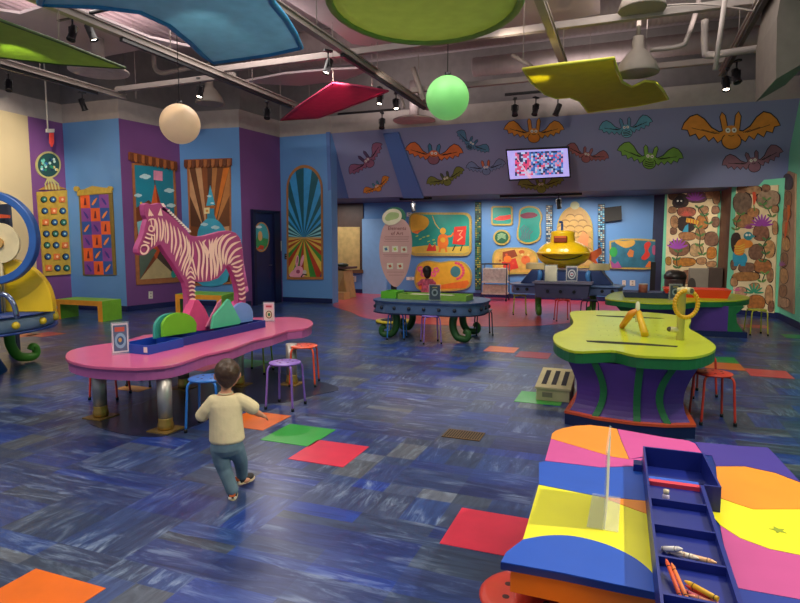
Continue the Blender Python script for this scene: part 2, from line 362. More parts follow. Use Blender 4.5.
# ================================================================ WALL ART, LEFT
GOLD = mat('#b89a3c', .4, var=.15, scale=10); GOLDD = mat('#7a6428', .45); COPPER = mat('#a8683c', .45, var=.15, scale=9)
t = thing('button_panel', 'tall golden panel of round and square buttons topped by a round medallion', 'wall panel', c1.pt(52,277))
m = MB(GOLD); c1.slab(m, [(36,192),(66,190),(70,274),(43,276)], GOLD, .5, 10); c1.slab(m, [(38,190),(50,183),(66,189)], mat('#a5793a'), .5, 9)
m.build('backboard', t)
m = MB(mat('#c4b258')); 
for k in range(5): x = 44+k*3.2; c1.line(m, [(x+1.2,190),(x,184),(48.5+(k-2)*.7,178)], 1.6, mat('#b8b070', .4), 10.5)
m.build('pedestal', t)
m = MB(GOLD); c1.slab(m, [(47.5+12.5*math.cos(a*PI/16), 165+13.5*math.sin(a*PI/16)) for a in range(32)], mat('#b8b070',.4), .5, 9)
c1.ell(m, 47.5, 165, 10.8, 11.8, mat('#1f4a48'), 9.5, 28)
for k in range(26):
    r = random.random()**.5*9.5; a = random.random()*6.28; c1.ell(m, 47.5+r*math.cos(a), 165+r*math.sin(a)*1.1, 1.3, 1.4, mat(random.choice(['#6fc0b0','#2f6fa8','#c8e0d0','#2a8a60','#d8c070','#16304a'])), 10+k*.05, 10)
m.build('medallion', t)
pat = ['gbo','bog','ogb'] 
rows = ['gbo','bob','obg','bgb','gbo','bob','obg']
for r in range(7):
    f = r/6; y = 199.5 + f*68.5
    for k in range(3):
        x = 42.5 + k*8.7 + f*4.6 + (.3*k); ch = rows[r][k]; m = MB(BLACK)
        if ch == 'o':
            c1.slab(m, [(x-2.9,y-2.8),(x+2.9,y-3),(x+2.9,y+2.8),(x-2.9,y+3)], mat('#d8743c',.4), 10.5, 16); c1.ell(m, x, y, 1.2, 1.3, mat('#f0c090'), 17)
        else:
            col = '#2c6f5c' if ch == 'g' else '#2a5a8c'
            c1.slab(m, [(x+3.3*math.cos(a*PI/8), y+3.3*math.sin(a*PI/8)) for a in range(16)], mat('#141c28',.4), 10.5, 14)
            c1.slab(m, [(x+2.6*math.cos(a*PI/8), y+2.6*math.sin(a*PI/8)) for a in range(16)], mat(col,.3), 14, 17); c1.ell(m, x, y, 1, 1, mat('#a8d0c8'), 18, 8)
        m.build('button', t)
t = thing('quilt_panel', 'gold framed patchwork of orange, blue and purple squares on the blue wall', 'wall panel', c2w.pt(98,277))
m = MB(GOLDD); c2w.slab(m, [(79.5,193),(113,191.5),(117,275),(84,275.5)], GOLDD, .5, 8); c2w.slab(m, [(79,196),(79,190.5),(86,189.5),(94,186),(104,187.5),(113,188.5),(113.5,193)], GOLD, 8, 14)
for x in (78.5, 112): c2w.slab(m, [(x+2.6*math.cos(a*PI/8), 189+2.6*math.sin(a*PI/8)) for a in range(16)], GOLD, 8, 18)
m.build('frame', t)
pc = {'o':'#e8602c','b':'#2450a0','p':'#80409a'}
g = ['obp','pob','bpo','pob','obp','pob']; g[5] = 'pob'
m = MB(BLACK)
def quad(u, v): 
    x0 = 81.3 + v*4.2; return (x0 + u*28.2 + v*.6, 195.2 + v*79.3 - u*.8*(1-v))
for r in range(6):
    for k in range(3):
        u0, u1, v0, v1 = k/3, (k+1)/3, r/6, (r+1)/6; ch = g[r][k]
        c2w.poly(m, [quad(u0,v0),quad(u1,v0),quad(u1,v1),quad(u0,v1)], mat(pc[ch],.5), 8.6)
        cx, cy = quad((u0+u1)/2, (v0+v1)/2)
        if ch == 'o': c2w.line(m, [(cx,cy-3.6),(cx,cy+3.6)], [1,2.6], mat('#6a1c2c'), 9.4)
        else: c2w.line(m, [(cx+(2.4 if ch=='b' else -2.4),cy-3.4),(cx,cy),(cx-(2.2 if ch=='b' else -2.2),cy+3.6)], [.8,2.4,1.6], mat('#e88a3c' if ch == 'b' else '#3a2c8c'), 9.4)
m.build('patchwork', t)
def swag(canv, m, x0, y0, x1, y1, h, n):
    canv.slab(m, [(x0,y0),(x1,y1),(x1,y1+h*.8),(x0,y0+h*.8)], mat('#8c4a24',.5), 6, 20)
    for k in range(n):
        f0, f1 = k/n, (k+1)/n; a = (x0+(x1-x0)*f0, y0+(y1-y0)*f0); b = (x0+(x1-x0)*f1, y0+(y1-y0)*f1); mx = (a[0]+b[0])/2
        canv.slab(m, [(a[0]+.3,a[1]+1),(b[0]-.3,b[1]+1),(b[0]-.2,b[1]+h*.75),(mx,(a[1]+b[1])/2+h),(a[0]+.2,a[1]+h*.75)], mat('#a86234' if k%2 else '#6a3820',.5), 20.5, 26)
def cloud(canv, m, x, y, s, l=3):
    for dx, dy, r in ((-2.4,.6,1.8),(0,0,2.4),(2.6,.5,2),(.8,1,2.4)): canv.ell(m, x+dx*s, y+dy*s, r*s*1.2, r*s*.75, mat('#b8dce4',.5), l+dx*.02, 12)
t = thing('castle_picture', 'framed picture of a red tower with pink flag under a blue sky, behind the zebra', 'picture', c3.pt(155,285))
m = MB(COPPER); c3.slab(m, [(131.5,163),(174,164),(179.5,282),(136,285)], COPPER, .5, 7); swag(c3, m, 127.5, 152, 175, 162, 10, 13); m.build('frame', t)
m = MB(BLACK); c3.poly(m, [(133.5,165),(172,168),(176,277),(139,279.5)], mat('#1f86a0',.4,var=.2,scale=1), 7.6)
for x, y, s in ((144,176,1),(168,190,.9),(137,195,.7),(170,205,.8)): cloud(c3, m, x, y, s*1.2, 8.4)
c3.poly(m, [(135,208),(148,200),(160,215),(176,220),(176,277),(139,279.5)], mat('#7a3c20',.5), 8.6)
c3.poly(m, [(150,206),(154,183),(160,205)], mat('#d8602c',.5), 9.2); c3.poly(m, [(154,183),(160,205),(157,206)], mat('#8c3018',.5), 9.6)
c3.poly(m, [(150,206),(160,205),(161,262),(158,266),(153,255)], mat('#c8501c',.5), 9.2)
c3.poly(m, [(136,222),(150,218),(150,240),(138,243)], mat('#88c8d0'), 9.1)
c3.poly(m, [(138,243),(156,250),(139,279.5)], mat('#5a6a5c'), 9.8); c3.poly(m, [(139,279.5),(156,258),(176,277)], mat('#c0a878',.5), 10.2); c3.poly(m, [(156,258),(165,235),(176,250),(176,277)], mat('#4a3830'), 9.7)
c3.poly(m, [(152.5,170.5),(161.5,171.5),(161.5,181),(152.5,180)], mat('#e090b0',.5), 10); c3.ell(m, 140,203,1.2,1.2,mat('#e8d050'),10); c3.line(m, [(153.5,180),(154,185)], .8, mat('#6a2c18'), 10)
c3.ell(m, 172.5,274,2.6,3.8, mat('#2a9a8c'), 11); c3.poly(m, [(171,270),(172.5,264),(174,270)], mat('#e890a0'), 11)
m.build('canvas', t)
t = thing('hat_picture', 'framed picture of a sky blue pointed bottle against brown rays on the blue wall', 'picture', c4.pt(210,285))
m = MB(COPPER); c4.slab(m, [(187.5,166),(231,164),(232,284),(192,286)], COPPER, .5, 7); swag(c4, m, 186, 160, 232.5, 158.5, 9, 12); m.build('frame', t)
m = MB(BLACK); c4.poly(m, [(190,168),(230,167),(230.5,282),(194,283)], mat('#4a2c1c'), 7.6)
cols = ['#6a3c20','#c89468','#8a4c24','#5a3420','#b87840','#7a4420','#d07020','#6a3c1c','#b87840']
xs = [190,196,202,208,213,218,224,230]
for k in range(7): c4.poly(m, [(xs[k],168),(xs[k+1],167.6),(210+(k-2.5)*1.6,225),(210+(k-3.5)*1.6,225)], mat(cols[k],.5), 8.2)
for k, (ya_, yb_) in enumerate(((168,196),(196,226),(226,262))):
    c4.poly(m, [(190+k*.6,ya_),(190.8+k*.6,yb_),(204,228)], mat(cols[(k*2+1)%9],.5), 8.4+k*.1); c4.poly(m, [(230,ya_),(230.2,yb_),(216,228)], mat(cols[(k*3+4)%9],.5), 8.4+k*.1)
SKY = mat('#3fa8c8',.4,var=.15,scale=2)
c4.poly(m, [(207,206),(211,185),(216,205)], SKY, 9.4); c4.poly(m, [(206.5,206),(216.5,206),(215.5,208.5),(207.5,208.5)], mat('#a8602c'), 10)
c4.poly(m, [(208,208.5),(215,208.5),(215,215),(217,219),(208,219)], mat('#2f88a8'), 9.4)
c4.poly(m, curve([(198,240),(200,228),(206,220),(211,218.5),(218,220),(225,228),(228,240),(228,281),(198,282)],4), SKY, 9.6)
for x, y, s in ((205,224,.8),(216,227,.9),(224,233,.6),(210,196,.5),(213,203,.4)): cloud(c4, m, x, y, s, 10.4)
c4.poly(m, [(205,208),(210.5,207.5),(210.5,213.5),(205,214)], mat('#e8d8a0'), 10.6); c4.ell(m, 208,211,1.3,1.3,mat('#d8903c'),11)
m.build('canvas', t)
t = thing('sunray_picture', 'tall arched picture of blue and green rays with a pink rabbit', 'picture', c6.pt(306,280))
def arch(x0, x1, yt, yb, n=16, sh=0): 
    cx, r = (x0+x1)/2, (x1-x0)/2
    return [(x0+.6,yb),(x0,yt+r*1.35)] + [(cx - r*math.cos(PI*k/n), yt+r*1.35 - r*1.35*math.sin(PI*k/n)) for k in range(1,n)] + [(x1,yt+r*1.35),(x1+.6,yb)]
m = MB(COPPER); c6.slab(m, arch(287,323,165,279.5), mat('#a8703c',.45,var=.12), .5, 9); m.build('frame', t)
m = MB(BLACK); ar = arch(289,321.5,168,276.8, 20); ox, oy = 304.5, 238
c6.poly(m, ar, mat('#1c4a70'), 9.6)
def edge(a):   # where a ray from the burst meets the arch
    dx, dy = math.cos(a), -math.sin(a); best = 1e9; n = len(ar)
    for i in range(n):
        (x0,y0),(x1,y1) = ar[i], ar[(i+1)%n]; ex, ey = x1-x0, y1-y0; den = dx*ey - dy*ex
        if abs(den) < 1e-9: continue
        tt = ((x0-ox)*ey - (y0-oy)*ex)/den; u = ((x0-ox)*dy - (y0-oy)*dx)/den
        if tt > 0 and -1e-6 <= u <= 1+1e-6: best = min(best, tt)
    return (ox+dx*best, oy+dy*best)
n = 26
for k in range(n):
    a0, a1 = PI*k/n, PI*(k+1)/n; d = abs(k+.5-n/2)/(n/2)
    c6.poly(m, [(ox,oy), edge(a0), edge((a0+a1)/2), edge(a1)], mat('#155a68' if k%2 else ('#3c9cd8' if d < .55 else '#8cd0d8'),.4), 10)
n = 20
for k in range(n):
    a0, a1 = PI+PI*k/n, PI+PI*(k+1)/n; d = abs(k+.5-n/2)/(n/2)
    col = ['#b03820','#d8b848','#3a8a34'][k%3] if d < .6 else ['#e0b850','#a84024'][k%2]
    c6.poly(m, [(ox,oy), edge(a0), edge((a0+a1)/2), edge(a1)], mat(col,.4), 10)
c6.line(m, [(289.5,238),(321.5,238)], 1.6, mat('#c8a868'), 10.5)
PK = mat('#f0a0b4',.5); PKD = mat('#a84868')
c6.poly(m, curve([(291,276.5),(292,272),(298,268),(304,270),(305,276.5)],3), PK, 11); c6.ell(m, 299.5,270,4.6,4.2,PK,11.5); c6.ell(m, 298,261,1.6,6,PK,11.4,14,.1); c6.ell(m, 303,260.5,1.5,6,PK,11.4,14,.25)
c6.ell(m, 299,271.5,2,2,PKD,12,10); c6.ell(m, 298.2,260,.6,3.5,PKD,12,8,.1); c6.ell(m, 305.5,272,2,2.2,mat('#d8c8c0'),11.6,8); c6.line(m, [(302,277),(304,274),(308,275)],1.2,mat('#2a2418'),11.7)
m.build('canvas', t)
# ================================================================ BATS ON THE SLANTED BAND
cs = Canvas(ST, SN)
def bat(cx, cy, span, tilt, body, ears, label, ear_h=1., belly=None, stripes=False, ups=1.):
    s = span; m = MB(BLACK); ct, st_ = math.cos(tilt), math.sin(tilt)
    def T(pts): return [(cx + (x*ct - y*st_)*s, cy + (x*st_ + y*ct)*s) for x, y in pts]
    half = [(.0,.12),(.07,.13),(.10,.09),(.14,.12),(.18,.06),(.23,.10),(.27,.04),(.33,.08),(.36,.02),(.42,.04),(.44,-.02),(.50,-.03),(.47,-.09),(.41,-.15*ups),(.34,-.17*ups),(.27,-.12*ups),(.20,-.03),(.12,.02),(.06,.0)]
    out = half + [(-x,y) for x, y in half[::-1]][:-1]
    def grow(pts, g):
        o = []; n = len(pts)
        for i in range(n):
            x0,y0 = pts[i-1]; x1,y1 = pts[(i+1)%n]; dx,dy = x1-x0,y1-y0; d = math.hypot(dx,dy) or 1; o.append((pts[i][0]+dy/d*g*1, pts[i][1]-dx/d*g*1))
        return o
    a = sum(out[i-1][0]*out[i][1]-out[i][0]*out[i-1][1] for i in range(len(out))); g = .012 if a > 0 else -.012
    cs.poly(m, T(grow(out, g)), BLACK, 1); cs.poly(m, T(out), mat(body,.6), 1.6)
    for sx in (-1, 1):
        e = [(sx*.035,-.02),(sx*.055,-.13*ear_h),(sx*.085,-.16*ear_h),(sx*.105,-.12*ear_h),(sx*.085,-.01)]
        cs.poly(m, T(grow(e, .010*sx)), BLACK, 1.1); cs.poly(m, T(e), mat(ears,.6), 1.8)
        for k in range(3): cs.line(m, T([(sx*(.12+.02*k),.03),(sx*(.2+.1*k),.0-.02*k),(sx*(.16+.12*k),.06)][:2]), .5, BLACK, 2.2)
    el = [(.105*math.cos(k*PI/10), .11+.09*math.sin(k*PI/10)) for k in range(20)]; el2 = [(.095*math.cos(k*PI/10), .11+.08*math.sin(k*PI/10)) for k in range(20)]
    cs.poly(m, T(el), BLACK, 2); cs.poly(m, T(el2), mat(belly or body,.6), 2.6)
    hd = [(.085*math.cos(k*PI/8), .01+.06*math.sin(k*PI/8)) for k in range(16)]; cs.poly(m, T(hd), mat(body,.6), 2.8)
    if stripes:
        for k in range(3): cs.line(m, T([(-.07,.08+.03*k),(0,.095+.03*k),(.07,.08+.03*k)]), .8, BLACK, 3.2)
    for sx in (-.032, .032):
        cs.poly(m, T([(sx+.026*math.cos(k*PI/6), .0+.026*math.sin(k*PI/6)) for k in range(12)]), mat('#e8e4d8'), 3.4); cs.poly(m, T([(sx+.009*math.cos(k*PI/4), .0+.009*math.sin(k*PI/4)) for k in range(8)]), BLACK, 3.9)
    cs.line(m, T([(-.03,.05),(0,.06),(.03,.05)]), .6, BLACK, 3.5)
    tag(m.build('painted_bat'), label, 'bat decoration', 'painted bats on the slanted blue band')
bat(367,160,44,-.75,'#96607c','#5a4468','mauve bat, leftmost of the bats, tilted upward beside the slanted rib',1.3)
bat(377,186,30,-.55,'#dc8a30','#3f8a94','small orange bat with teal ears below the leftmost mauve bat')
bat(434,153,58,.05,'#d8743c','#3a7a9c','orange bat with blue ears right of the slanted rib',1.0,'#8a6070')
bat(446,178,40,-.35,'#74803c','#4a5c3c','olive green bat below the blue eared orange bat')
bat(472,143,38,.55,'#4a7c9c','#3a6c8c','dark blue bat with striped belly tilted down between two orange bats',1,'#5a8cac',True)
bat(486,167,40,-.1,'#7088b0','#c87048','slate blue bat with rust ears left of the television',1.1)
bat(534,131,60,.0,'#d88a30','#d88a30','orange bat with long ears directly above the television',1.35,'#d8802c')
bat(587,154,44,.25,'#a06468','#a06468','dull red bat just right of the television',1.)
bat(541,184,46,-.1,'#7c8c40','#6c7c38','green bat partly hidden below the television',.8)
bat(626,127,54,-.15,'#5a9cb4','#5a8cac','light teal bat with striped belly',1.1,'#6aacc0',True)
bat(650,156,66,.12,'#7cb04c','#88b850','bright lime green bat, the largest green one',1.,None,True)
bat(731,130,98,-.04,'#dc8e34','#dc8e34','largest orange bat at the right end of the band',1.15)
bat(753,160,62,-.22,'#8c6474','#7c5868','dusky maroon bat under the largest orange bat',.9)
# ================================================================ ALCOVE WALL PANELS
def rr_(x0, y0, x1, y1, r=6, n=4):
    o = []
    for cx, cy, a in ((x1-r,y0+r,-PI/2),(x1-r,y1-r,0),(x0+r,y1-r,PI/2),(x0+r,y0+r,PI)):
        for k in range(n+1): w = a + PI/2*k/n; o.append((cx+r*math.cos(w), cy+r*math.sin(w)))
    return o
OLIVE = mat('#b8a050',.45,var=.15,scale=20)
def framed(name, label, out, inn, bg):
    t = thing(name, label, 'wall panel', cb.pt(sum(p[0] for p in out)/len(out), max(p[1] for p in out)))
    m = MB(OLIVE); cb.slab(m, out, OLIVE, .5, 14); m.build('frame', t)
    m = MB(BLACK); cb.poly(m, inn, bg, 14.6); return t, m
def shrink(pts, g):
    cx = sum(p[0] for p in pts)/len(pts); cy = sum(p[1] for p in pts)/len(pts); rx = max(abs(p[0]-cx) for p in pts); ry = max(abs(p[1]-cy) for p in pts)
    return [(cx+(p[0]-cx)*(1-g/rx), cy+(p[1]-cy)*(1-g/ry)) for p in pts]
YL = mat('#e8b030',.45,var=.08); OR = mat('#e87828',.45); RD = mat('#d8382c',.45); TG = mat('#1f9484',.45,var=.12,scale=3)
o = rr_(409.5,212.5,472,256,7); t, m = framed('painter_panel', 'framed scene of an orange painter at a red easel on teal', o, shrink(o,2.2), TG)
cb.poly(m, [(412,247),(430,245),(450,247),(469.5,246),(469.5,251),(465,253.5),(416,253.5),(412,251)], mat('#d8b848'), 15)
cb.poly(m, curve([(411.8,216),(420,214.8),(428,218),(429.5,224),(424,230),(416,232),(411.8,230)],3), YL, 15.2); cb.poly(m, [(412,232),(424,229),(418,234)], OR, 15.4)
cb.ell(m, 443.5,231,3,3.2, YL, 16); cb.poly(m, curve([(440,235),(447,235),(449,243),(446,248),(440,248),(438,242)],3), OR, 15.8); cb.line(m, [(446,237),(452,236),(454,233)],1.8,OR,16)
cb.line(m, [(441,247),(440,252)],2,OR,16); cb.line(m, [(446,247),(447,252)],2,OR,16); cb.ell(m, 443.5,240,2.6,2.6,YL,16.4,10)
cb.poly(m, [(455,227),(467,226),(465.5,245),(453,244)], RD, 16); cb.line(m, [(458,231),(463,230.5),(460,235),(463,237),(458,241)],1.3,mat('#f0a878'),16.6); cb.line(m, [(456,245),(453,251)],1,BLACK,15.9); cb.line(m, [(463,245),(461,251)],1,BLACK,15.9)
for k in range(8): x, y = 414+random.random()*20, 236+random.random()*9; cb.line(m, [(x,y),(x+2.6,y-.8)],1,mat('#a8c850'),15.5+k*.05)
cb.poly(m, [(427,251),(430,243),(433,247),(436,244),(437,251)], RD, 15.6); cb.line(m, [(433,216),(436,224),(440,229)],.8,mat('#d8b048'),15.5)
m.build('scene_relief', t)
o = curve([(416,272),(419,264),(428,260.5),(440,262),(452,260.5),(464,262),(471,270),(472,280),(468,288),(452,291),(436,291),(420,290),(415,282)],4)
t, m = framed('flower_cloud_panel', 'cloud shaped yellow panel with pink flowers behind the centre table', o, shrink(o,1.6), YL)
cb.ell(m, 456,271.5,5,5.5,mat('#3f8088'),15.4)
for k in range(9): a = -1.5+k*.35; cb.ell(m, 456+8*math.cos(a), 271+8*math.sin(a)*1., 1.6,1.5, mat('#e05070'), 15.2+k*.03, 8)
for x, y in ((421,269),(437,270),(424,274),(434,274)):
    for k in range(6): cb.ell(m, x+2.2*math.cos(k), y+2*math.sin(k), 1.2, 1.1, mat('#e86088'), 15.5+k*.04, 8)
cb.poly(m, [(418,283),(440,285),(468,280),(470,283),(466,288),(420,289)], OR, 15.8); m.build('scene_relief', t)
o = rr_(491.5,206,513,225.5,2.5); t, m = framed('red_submarine_panel', 'small square teal panel with a red submarine', o, shrink(o,1.6), TG)
cb.poly(m, [(494,219),(500,216),(506,215.5),(511,214.5),(511,219),(504,220.5),(497,220.5)], RD, 15.2); m.build('scene_relief', t)
o = [(502+8.5*math.cos(k*PI/12), 237.5+7.8*math.sin(k*PI/12)) for k in range(24)]; t, m = framed('porthole_panel', 'small round green porthole panel under the red submarine square', o, shrink(o,1.6), mat('#175c3c'))
for k in range(4): cb.line(m, [(498,240-k*1.6),(502,237-k*1.2),(506,239-k*1.4)], .9, mat('#8ab080'), 15.2+k*.1)
m.build('scene_relief', t)
o = curve([(519,222),(520,210),(528,206),(538,208),(542.5,216),(541,224),(541.5,234),(538,241),(528,244),(519,241),(517,234)],4)
t, m = framed('squid_panel', 'tall hourglass shaped teal panel with a submarine and tentacles', o, shrink(o,1.7), TG)
cb.poly(m, curve([(520.5,215),(528,212.5),(535,213),(538,215.5),(533,218),(524,218.5)],3), mat('#7a3048'), 15.3)
for k in range(5): cb.line(m, [(520+k*2.4,241-k*.4),(523+k*1.6,234),(521+k*2.6,229+k),(525+k*2,225+k*1.5)], 1, mat('#5a6a78'), 15.4+k*.1)
m.build('scene_relief', t)
o = curve([(492.5,262),(495,251),(504,248),(516,247.5),(528,248),(537,254),(538,266),(534,273),(516,274),(497,273.5)],4)
t, m = framed('treasure_panel', 'long rounded orange panel with a red chest and shells', o, shrink(o,1.7), mat('#d8a850',.45,var=.2,scale=8))
cb.poly(m, [(502,262),(516,258),(519,268),(505,271)], RD, 15.4); cb.poly(m, [(503,252),(515,249.5),(518,256),(503,261)], mat('#8c3c20'), 15.3); cb.ell(m, 508,259,4,3.4,OR,15.8); cb.ell(m, 526,260,4.5,4.5,mat('#e07038'),15.5); cb.ell(m, 522,252,3,2,mat('#c8682c'),15.6)
for k in range(9): cb.ell(m, 498+random.random()*32, 252+random.random()*19, 1.4, 1.2, mat(random.choice(['#e8c878','#d85830','#a85c2c'])), 16+k*.05, 8)
m.build('scene_relief', t)
o = arch(557,593,206,268,16); t, m = framed('arched_cloud_panel', 'large arched panel of golden clouds behind the yellow submarine', [(x,y) for x,y in o], shrink(o,2.2), mat('#c09858',.5,var=.1))
for r in range(9):
    for k in range(4):
        x = 562+k*8.6+(r%2)*3.5; y = 217+r*5.6
        if x < 590 and not (r == 0 and (x < 565 or x > 586)): cb.ell(m, x, y, 4.6, 3.2, mat('#94703c' if (r+k)%2 else '#a07c48',.5), 15+r*.2+k*.03, 14); cb.ell(m, x, y+.9, 4.3, 2.8, mat('#cca45c',.5), 15.1+r*.2+k*.03, 14)
cb.poly(m, [(578,240),(583,231),(589,236),(588,246),(580,247)], mat('#e09058',.5), 18)
cb.slab(m, [(575+4.5*math.cos(k*PI/8), 205.5+4*math.sin(k*PI/8)) for k in range(16)], mat('#b8bc90',.45), .5, 16); m.build('scene_relief', t)
o = [(609.5,241),(622,238.5),(640,238.5),(658,240),(659,268),(645,269.5),(625,269),(609.5,268.5)]; t, m = framed('sea_life_panel', 'framed panel with red seahorse, turtle and fish on blue water', o, shrink(o,1.8), mat('#2f7088',.45,var=.25,scale=5))
cb.poly(m, curve([(615,241.5),(624,241),(634,240.5),(634,245),(626,248),(619,245)],3), mat('#d8a84c'), 15.3); cb.poly(m, curve([(644,245),(648,241.5),(651,244),(648,250),(650,255),(645,260),(641,258),(645,252)],3), RD, 15.5)
cb.ell(m, 613.5,252,4,5,mat('#2fa04c'),15.4); cb.poly(m, [(627,254),(630,249),(634,251),(633,257),(629,257)], mat('#c8783c'), 15.6); cb.poly(m, [(612,268),(610,260),(615,264),(618,261),(622,268)], mat('#a04c8c'), 15.6)
cb.poly(m, [(645,267),(649,261),(656,263),(657,267)], mat('#e8782c'), 15.6); cb.ell(m, 654,250,2,5,mat('#b05078'),15.6); m.build('scene_relief', t)
def post(x, w, y0, y1, label, cols, name='mosaic_strip'):
    m = MB(BLACK); cb.slab(m, [(x-w,y0),(x+w,y0),(x+w,y1),(x-w,y1)], mat(cols[0],.4), .5, 16)
    n = int((y1-y0)/2.1)
    for k in range(n):
        for j in (-1, 0, 1):
            y = y0+1+k*2.1; cb.poly(m, [(x+j*w*.6-w*.24,y),(x+j*w*.6+w*.24,y+.2),(x+j*w*.6+w*.2,y+1.5),(x+j*w*.6-w*.26,y+1.3)], mat(random.choice(cols[1:]),.35), 16.6)
    tag(m.build(name), label, 'wall decoration')
post(478.5, 3, 202, 290, 'tall narrow dark green mosaic strip right of the painter panel', ['#1c4038','#2c6450','#b0a040','#3c7c5c','#16302c','#7c8438'])
post(549.5, 3.3, 205, 247, 'glittering mosaic strip left of the arched cloud panel', ['#33506a','#90b8c8','#c8c0a0','#2c4458','#7c6858','#d8dcd0'])
post(601.5, 3.5, 204, 283, 'glittering blue mosaic strip right of the arched cloud panel', ['#234a68','#4ca0c8','#c8c0a0','#1c2c44','#7c6858','#98d0dc'])
m = MB(BLACK); cb.slab(m, [(604.5,208),(621.5,206),(622,220),(605,222)], mat('#17120f',.6), 4, 35); cb.slab(m, [(610,210),(615,210),(615,214),(610,214)], BLACK, .5, 13)
tag(m.build('wall_speaker'), 'dark box speaker on the alcove wall right of the mosaic strip', 'speaker')
for x, y, s in ((397,228,'t'),):
    pass
plate(cb, 409.3, 214.5, 2.5, 2, 'small white card beside the painter panel', '#e8e4d8', 'wall_card', 'card'); plate(cb, 411, 278.5, 4.5, 1.6, 'white card near the cloud shaped yellow panel', '#e8e4d8', 'wall_card', 'card')
# ================================================================ STONE WALL PANELS
BR = ['#a87c54','#b88a5c','#93694c','#c4945c','#805c44']; MORT = mat('#ecd8a8',.6)
def flower(canv, m, x, y, r, col, l, n=7, spread=2.4):
    for k in range(n):
        a = -PI/2 + (k-(n-1)/2)*spread/(n-1); canv.ell(m, x+math.cos(a)*r*.6, y+math.sin(a)*r*.6, r*.55, r*.105, mat(col,.5), l+k*.03, 10, a)
def leaves(canv, m, pts, l, col='#4c7c44'):
    canv.line(m, pts, 1, mat('#2c4430'), l)
    for i, (x, y) in enumerate(pts):
        for sx in (-1, 1): canv.ell(m, x+sx*2.4, y-1.2, 2.6, 1.1, mat(col,.5), l+.4, 10, -sx*.6)
def stones(canv, m, lst, l=2):
    for i, q in enumerate(lst):
        x, y, rx, ry = q[:4]; col = q[4] if len(q) > 4 else random.choice(BR)
        canv.blob(m, x, y, rx+.35, ry+.35, mat('#3c2a20'), l, 16, .08); canv.blob(m, x, y, rx-.15, ry-.15, mat(col,.6,var=.35,scale=14), l+.7, 16, .08)
k1 = Canvas(*p1w); t = thing('stone_wall_panel', 'far rock wall picture with purple flowers behind the bins', 'wall panel', k1.pt(690,295))
m = MB(MORT); k1.slab(m, [(668,190),(718.5,187),(716,298),(665,298)], MORT, .5, 8); m.build('mortar_board', t)
m = MB(BLACK); stones(k1, m, [(674,196,5,4,'#5c4230'),(681,201,8,7,'#3a2c28'),(697,197,10,6,'#6a4650'),(710,194,4,5),(717,197,4,7),(673,210,4,3.2),(687,212,9,5,'#a86048'),(704,210,5,4),(716,210,4,4),(675,222,4,6),(687,224,9,8,'#3a2a24'),(703,222,6,7,'#b87838'),(716,222,4,5),(674,231,3.4,3.4),(688,236,9,4,'#b07c4c'),(701,234,5,6),(712,239,7,7),(680,248,10,8,'#8c6448'),(697,250,7,6,'#c0a070'),(712,253,5,6,'#c8802c'),(669,261,3,4,'#a87c30'),(685,262,11,4.5,'#bc7c2c'),(702,261,5,3.6),(712,264,5,3),(672,278,6,8),(688,277,7,7),(705,278,8,7),(716,290,4,6),(680,291,8,5),(698,292,8,5)], 8.5); m.build('stones', t)
m = MB(BLACK); flower(k1, m, 696,201,9,'#8c3c9c',10.5); flower(k1, m, 678,249,10,'#a850c0',10.5); flower(k1, m, 687,216,5,'#d85c4c',10.5)
leaves(k1, m, [(678,268),(677,260),(679,252)], 10.2); leaves(k1, m, [(703,255),(700,246),(701,236),(699,228)], 10.2, '#5c8c48'); leaves(k1, m, [(709,224),(705,216),(700,208)], 10.2)
m.build('painted_plants', t)
m = MB(BLACK); k1.ell(m, 680,201,5,5,mat('#181418'),10.4); k1.ell(m, 678.5,201,1,1,mat('#e8e8e0'),11,8); k1.ell(m, 682,201,1,1,mat('#e8e8e0'),11,8)
k1.line(m, [(687,220),(693,221),(699,223)],4.2,mat('#e8b838'),11)
for k in range(4): k1.line(m, [(688.5+k*2.8,218.4+k*.5),(688.5+k*2.8,223+k*.5)],.9,mat('#d86a28'),11.5)
k1.poly(m, [(686,226),(689,224),(689,232),(683,232)], mat('#40a8c8'), 11.2); m.build('painted_animals', t)
k2 = Canvas(*p2w); t = thing('stone_wall_panel', 'near rock wall picture with a mole in an orange striped sweater', 'wall panel', k2.pt(757,312))
m = MB(MORT); k2.slab(m, [(737,188),(779,185),(775,313),(733.5,309)], MORT, .5, 8); m.build('mortar_board', t)
m = MB(BLACK); stones(k2, m, [(743,189.5,5,4),(754.5,190,8,4.2,'#a8845c'),(767,188.5,4,4),(743.5,203,9,11,'#7a6450'),(769,199,11.5,9,'#9c8468'),(754,212.5,6,4.6,'#b8804c'),(776,209,3.5,4),(745,221,10,7,'#a8784c'),(762,233,8,8,'#8a5c44'),(776,228,2.8,7),(737,243,5,10,'#3a2820'),(757,252,7,8),(770.5,249,5.5,9),(763.5,266,9,7,'#b0703c'),(748,267.5,9,4.6),(734.5,265,3,5),(747,276.5,14,4.6,'#a8743c'),(771,275,3.5,7),(735,282,3.5,4.4),(742,292,6,5,'#c09070'),(756,287,5,4),(757,303,9,8,'#b06c30'),(770,295,4,10),(739,304,5,5),(772,306,3,6,'#8a5c44')], 8.5); m.build('stones', t)
m = MB(BLACK); flower(k2, m, 763,226,10.5,'#9c44a8',10.5,9,2.8); flower(k2, m, 750,229,5,'#8c3c78',10.3); flower(k2, m, 755,293,9,'#3ca078',10.5,7,3); flower(k2, m, 738,291,4,'#e060a0',10.6,5)
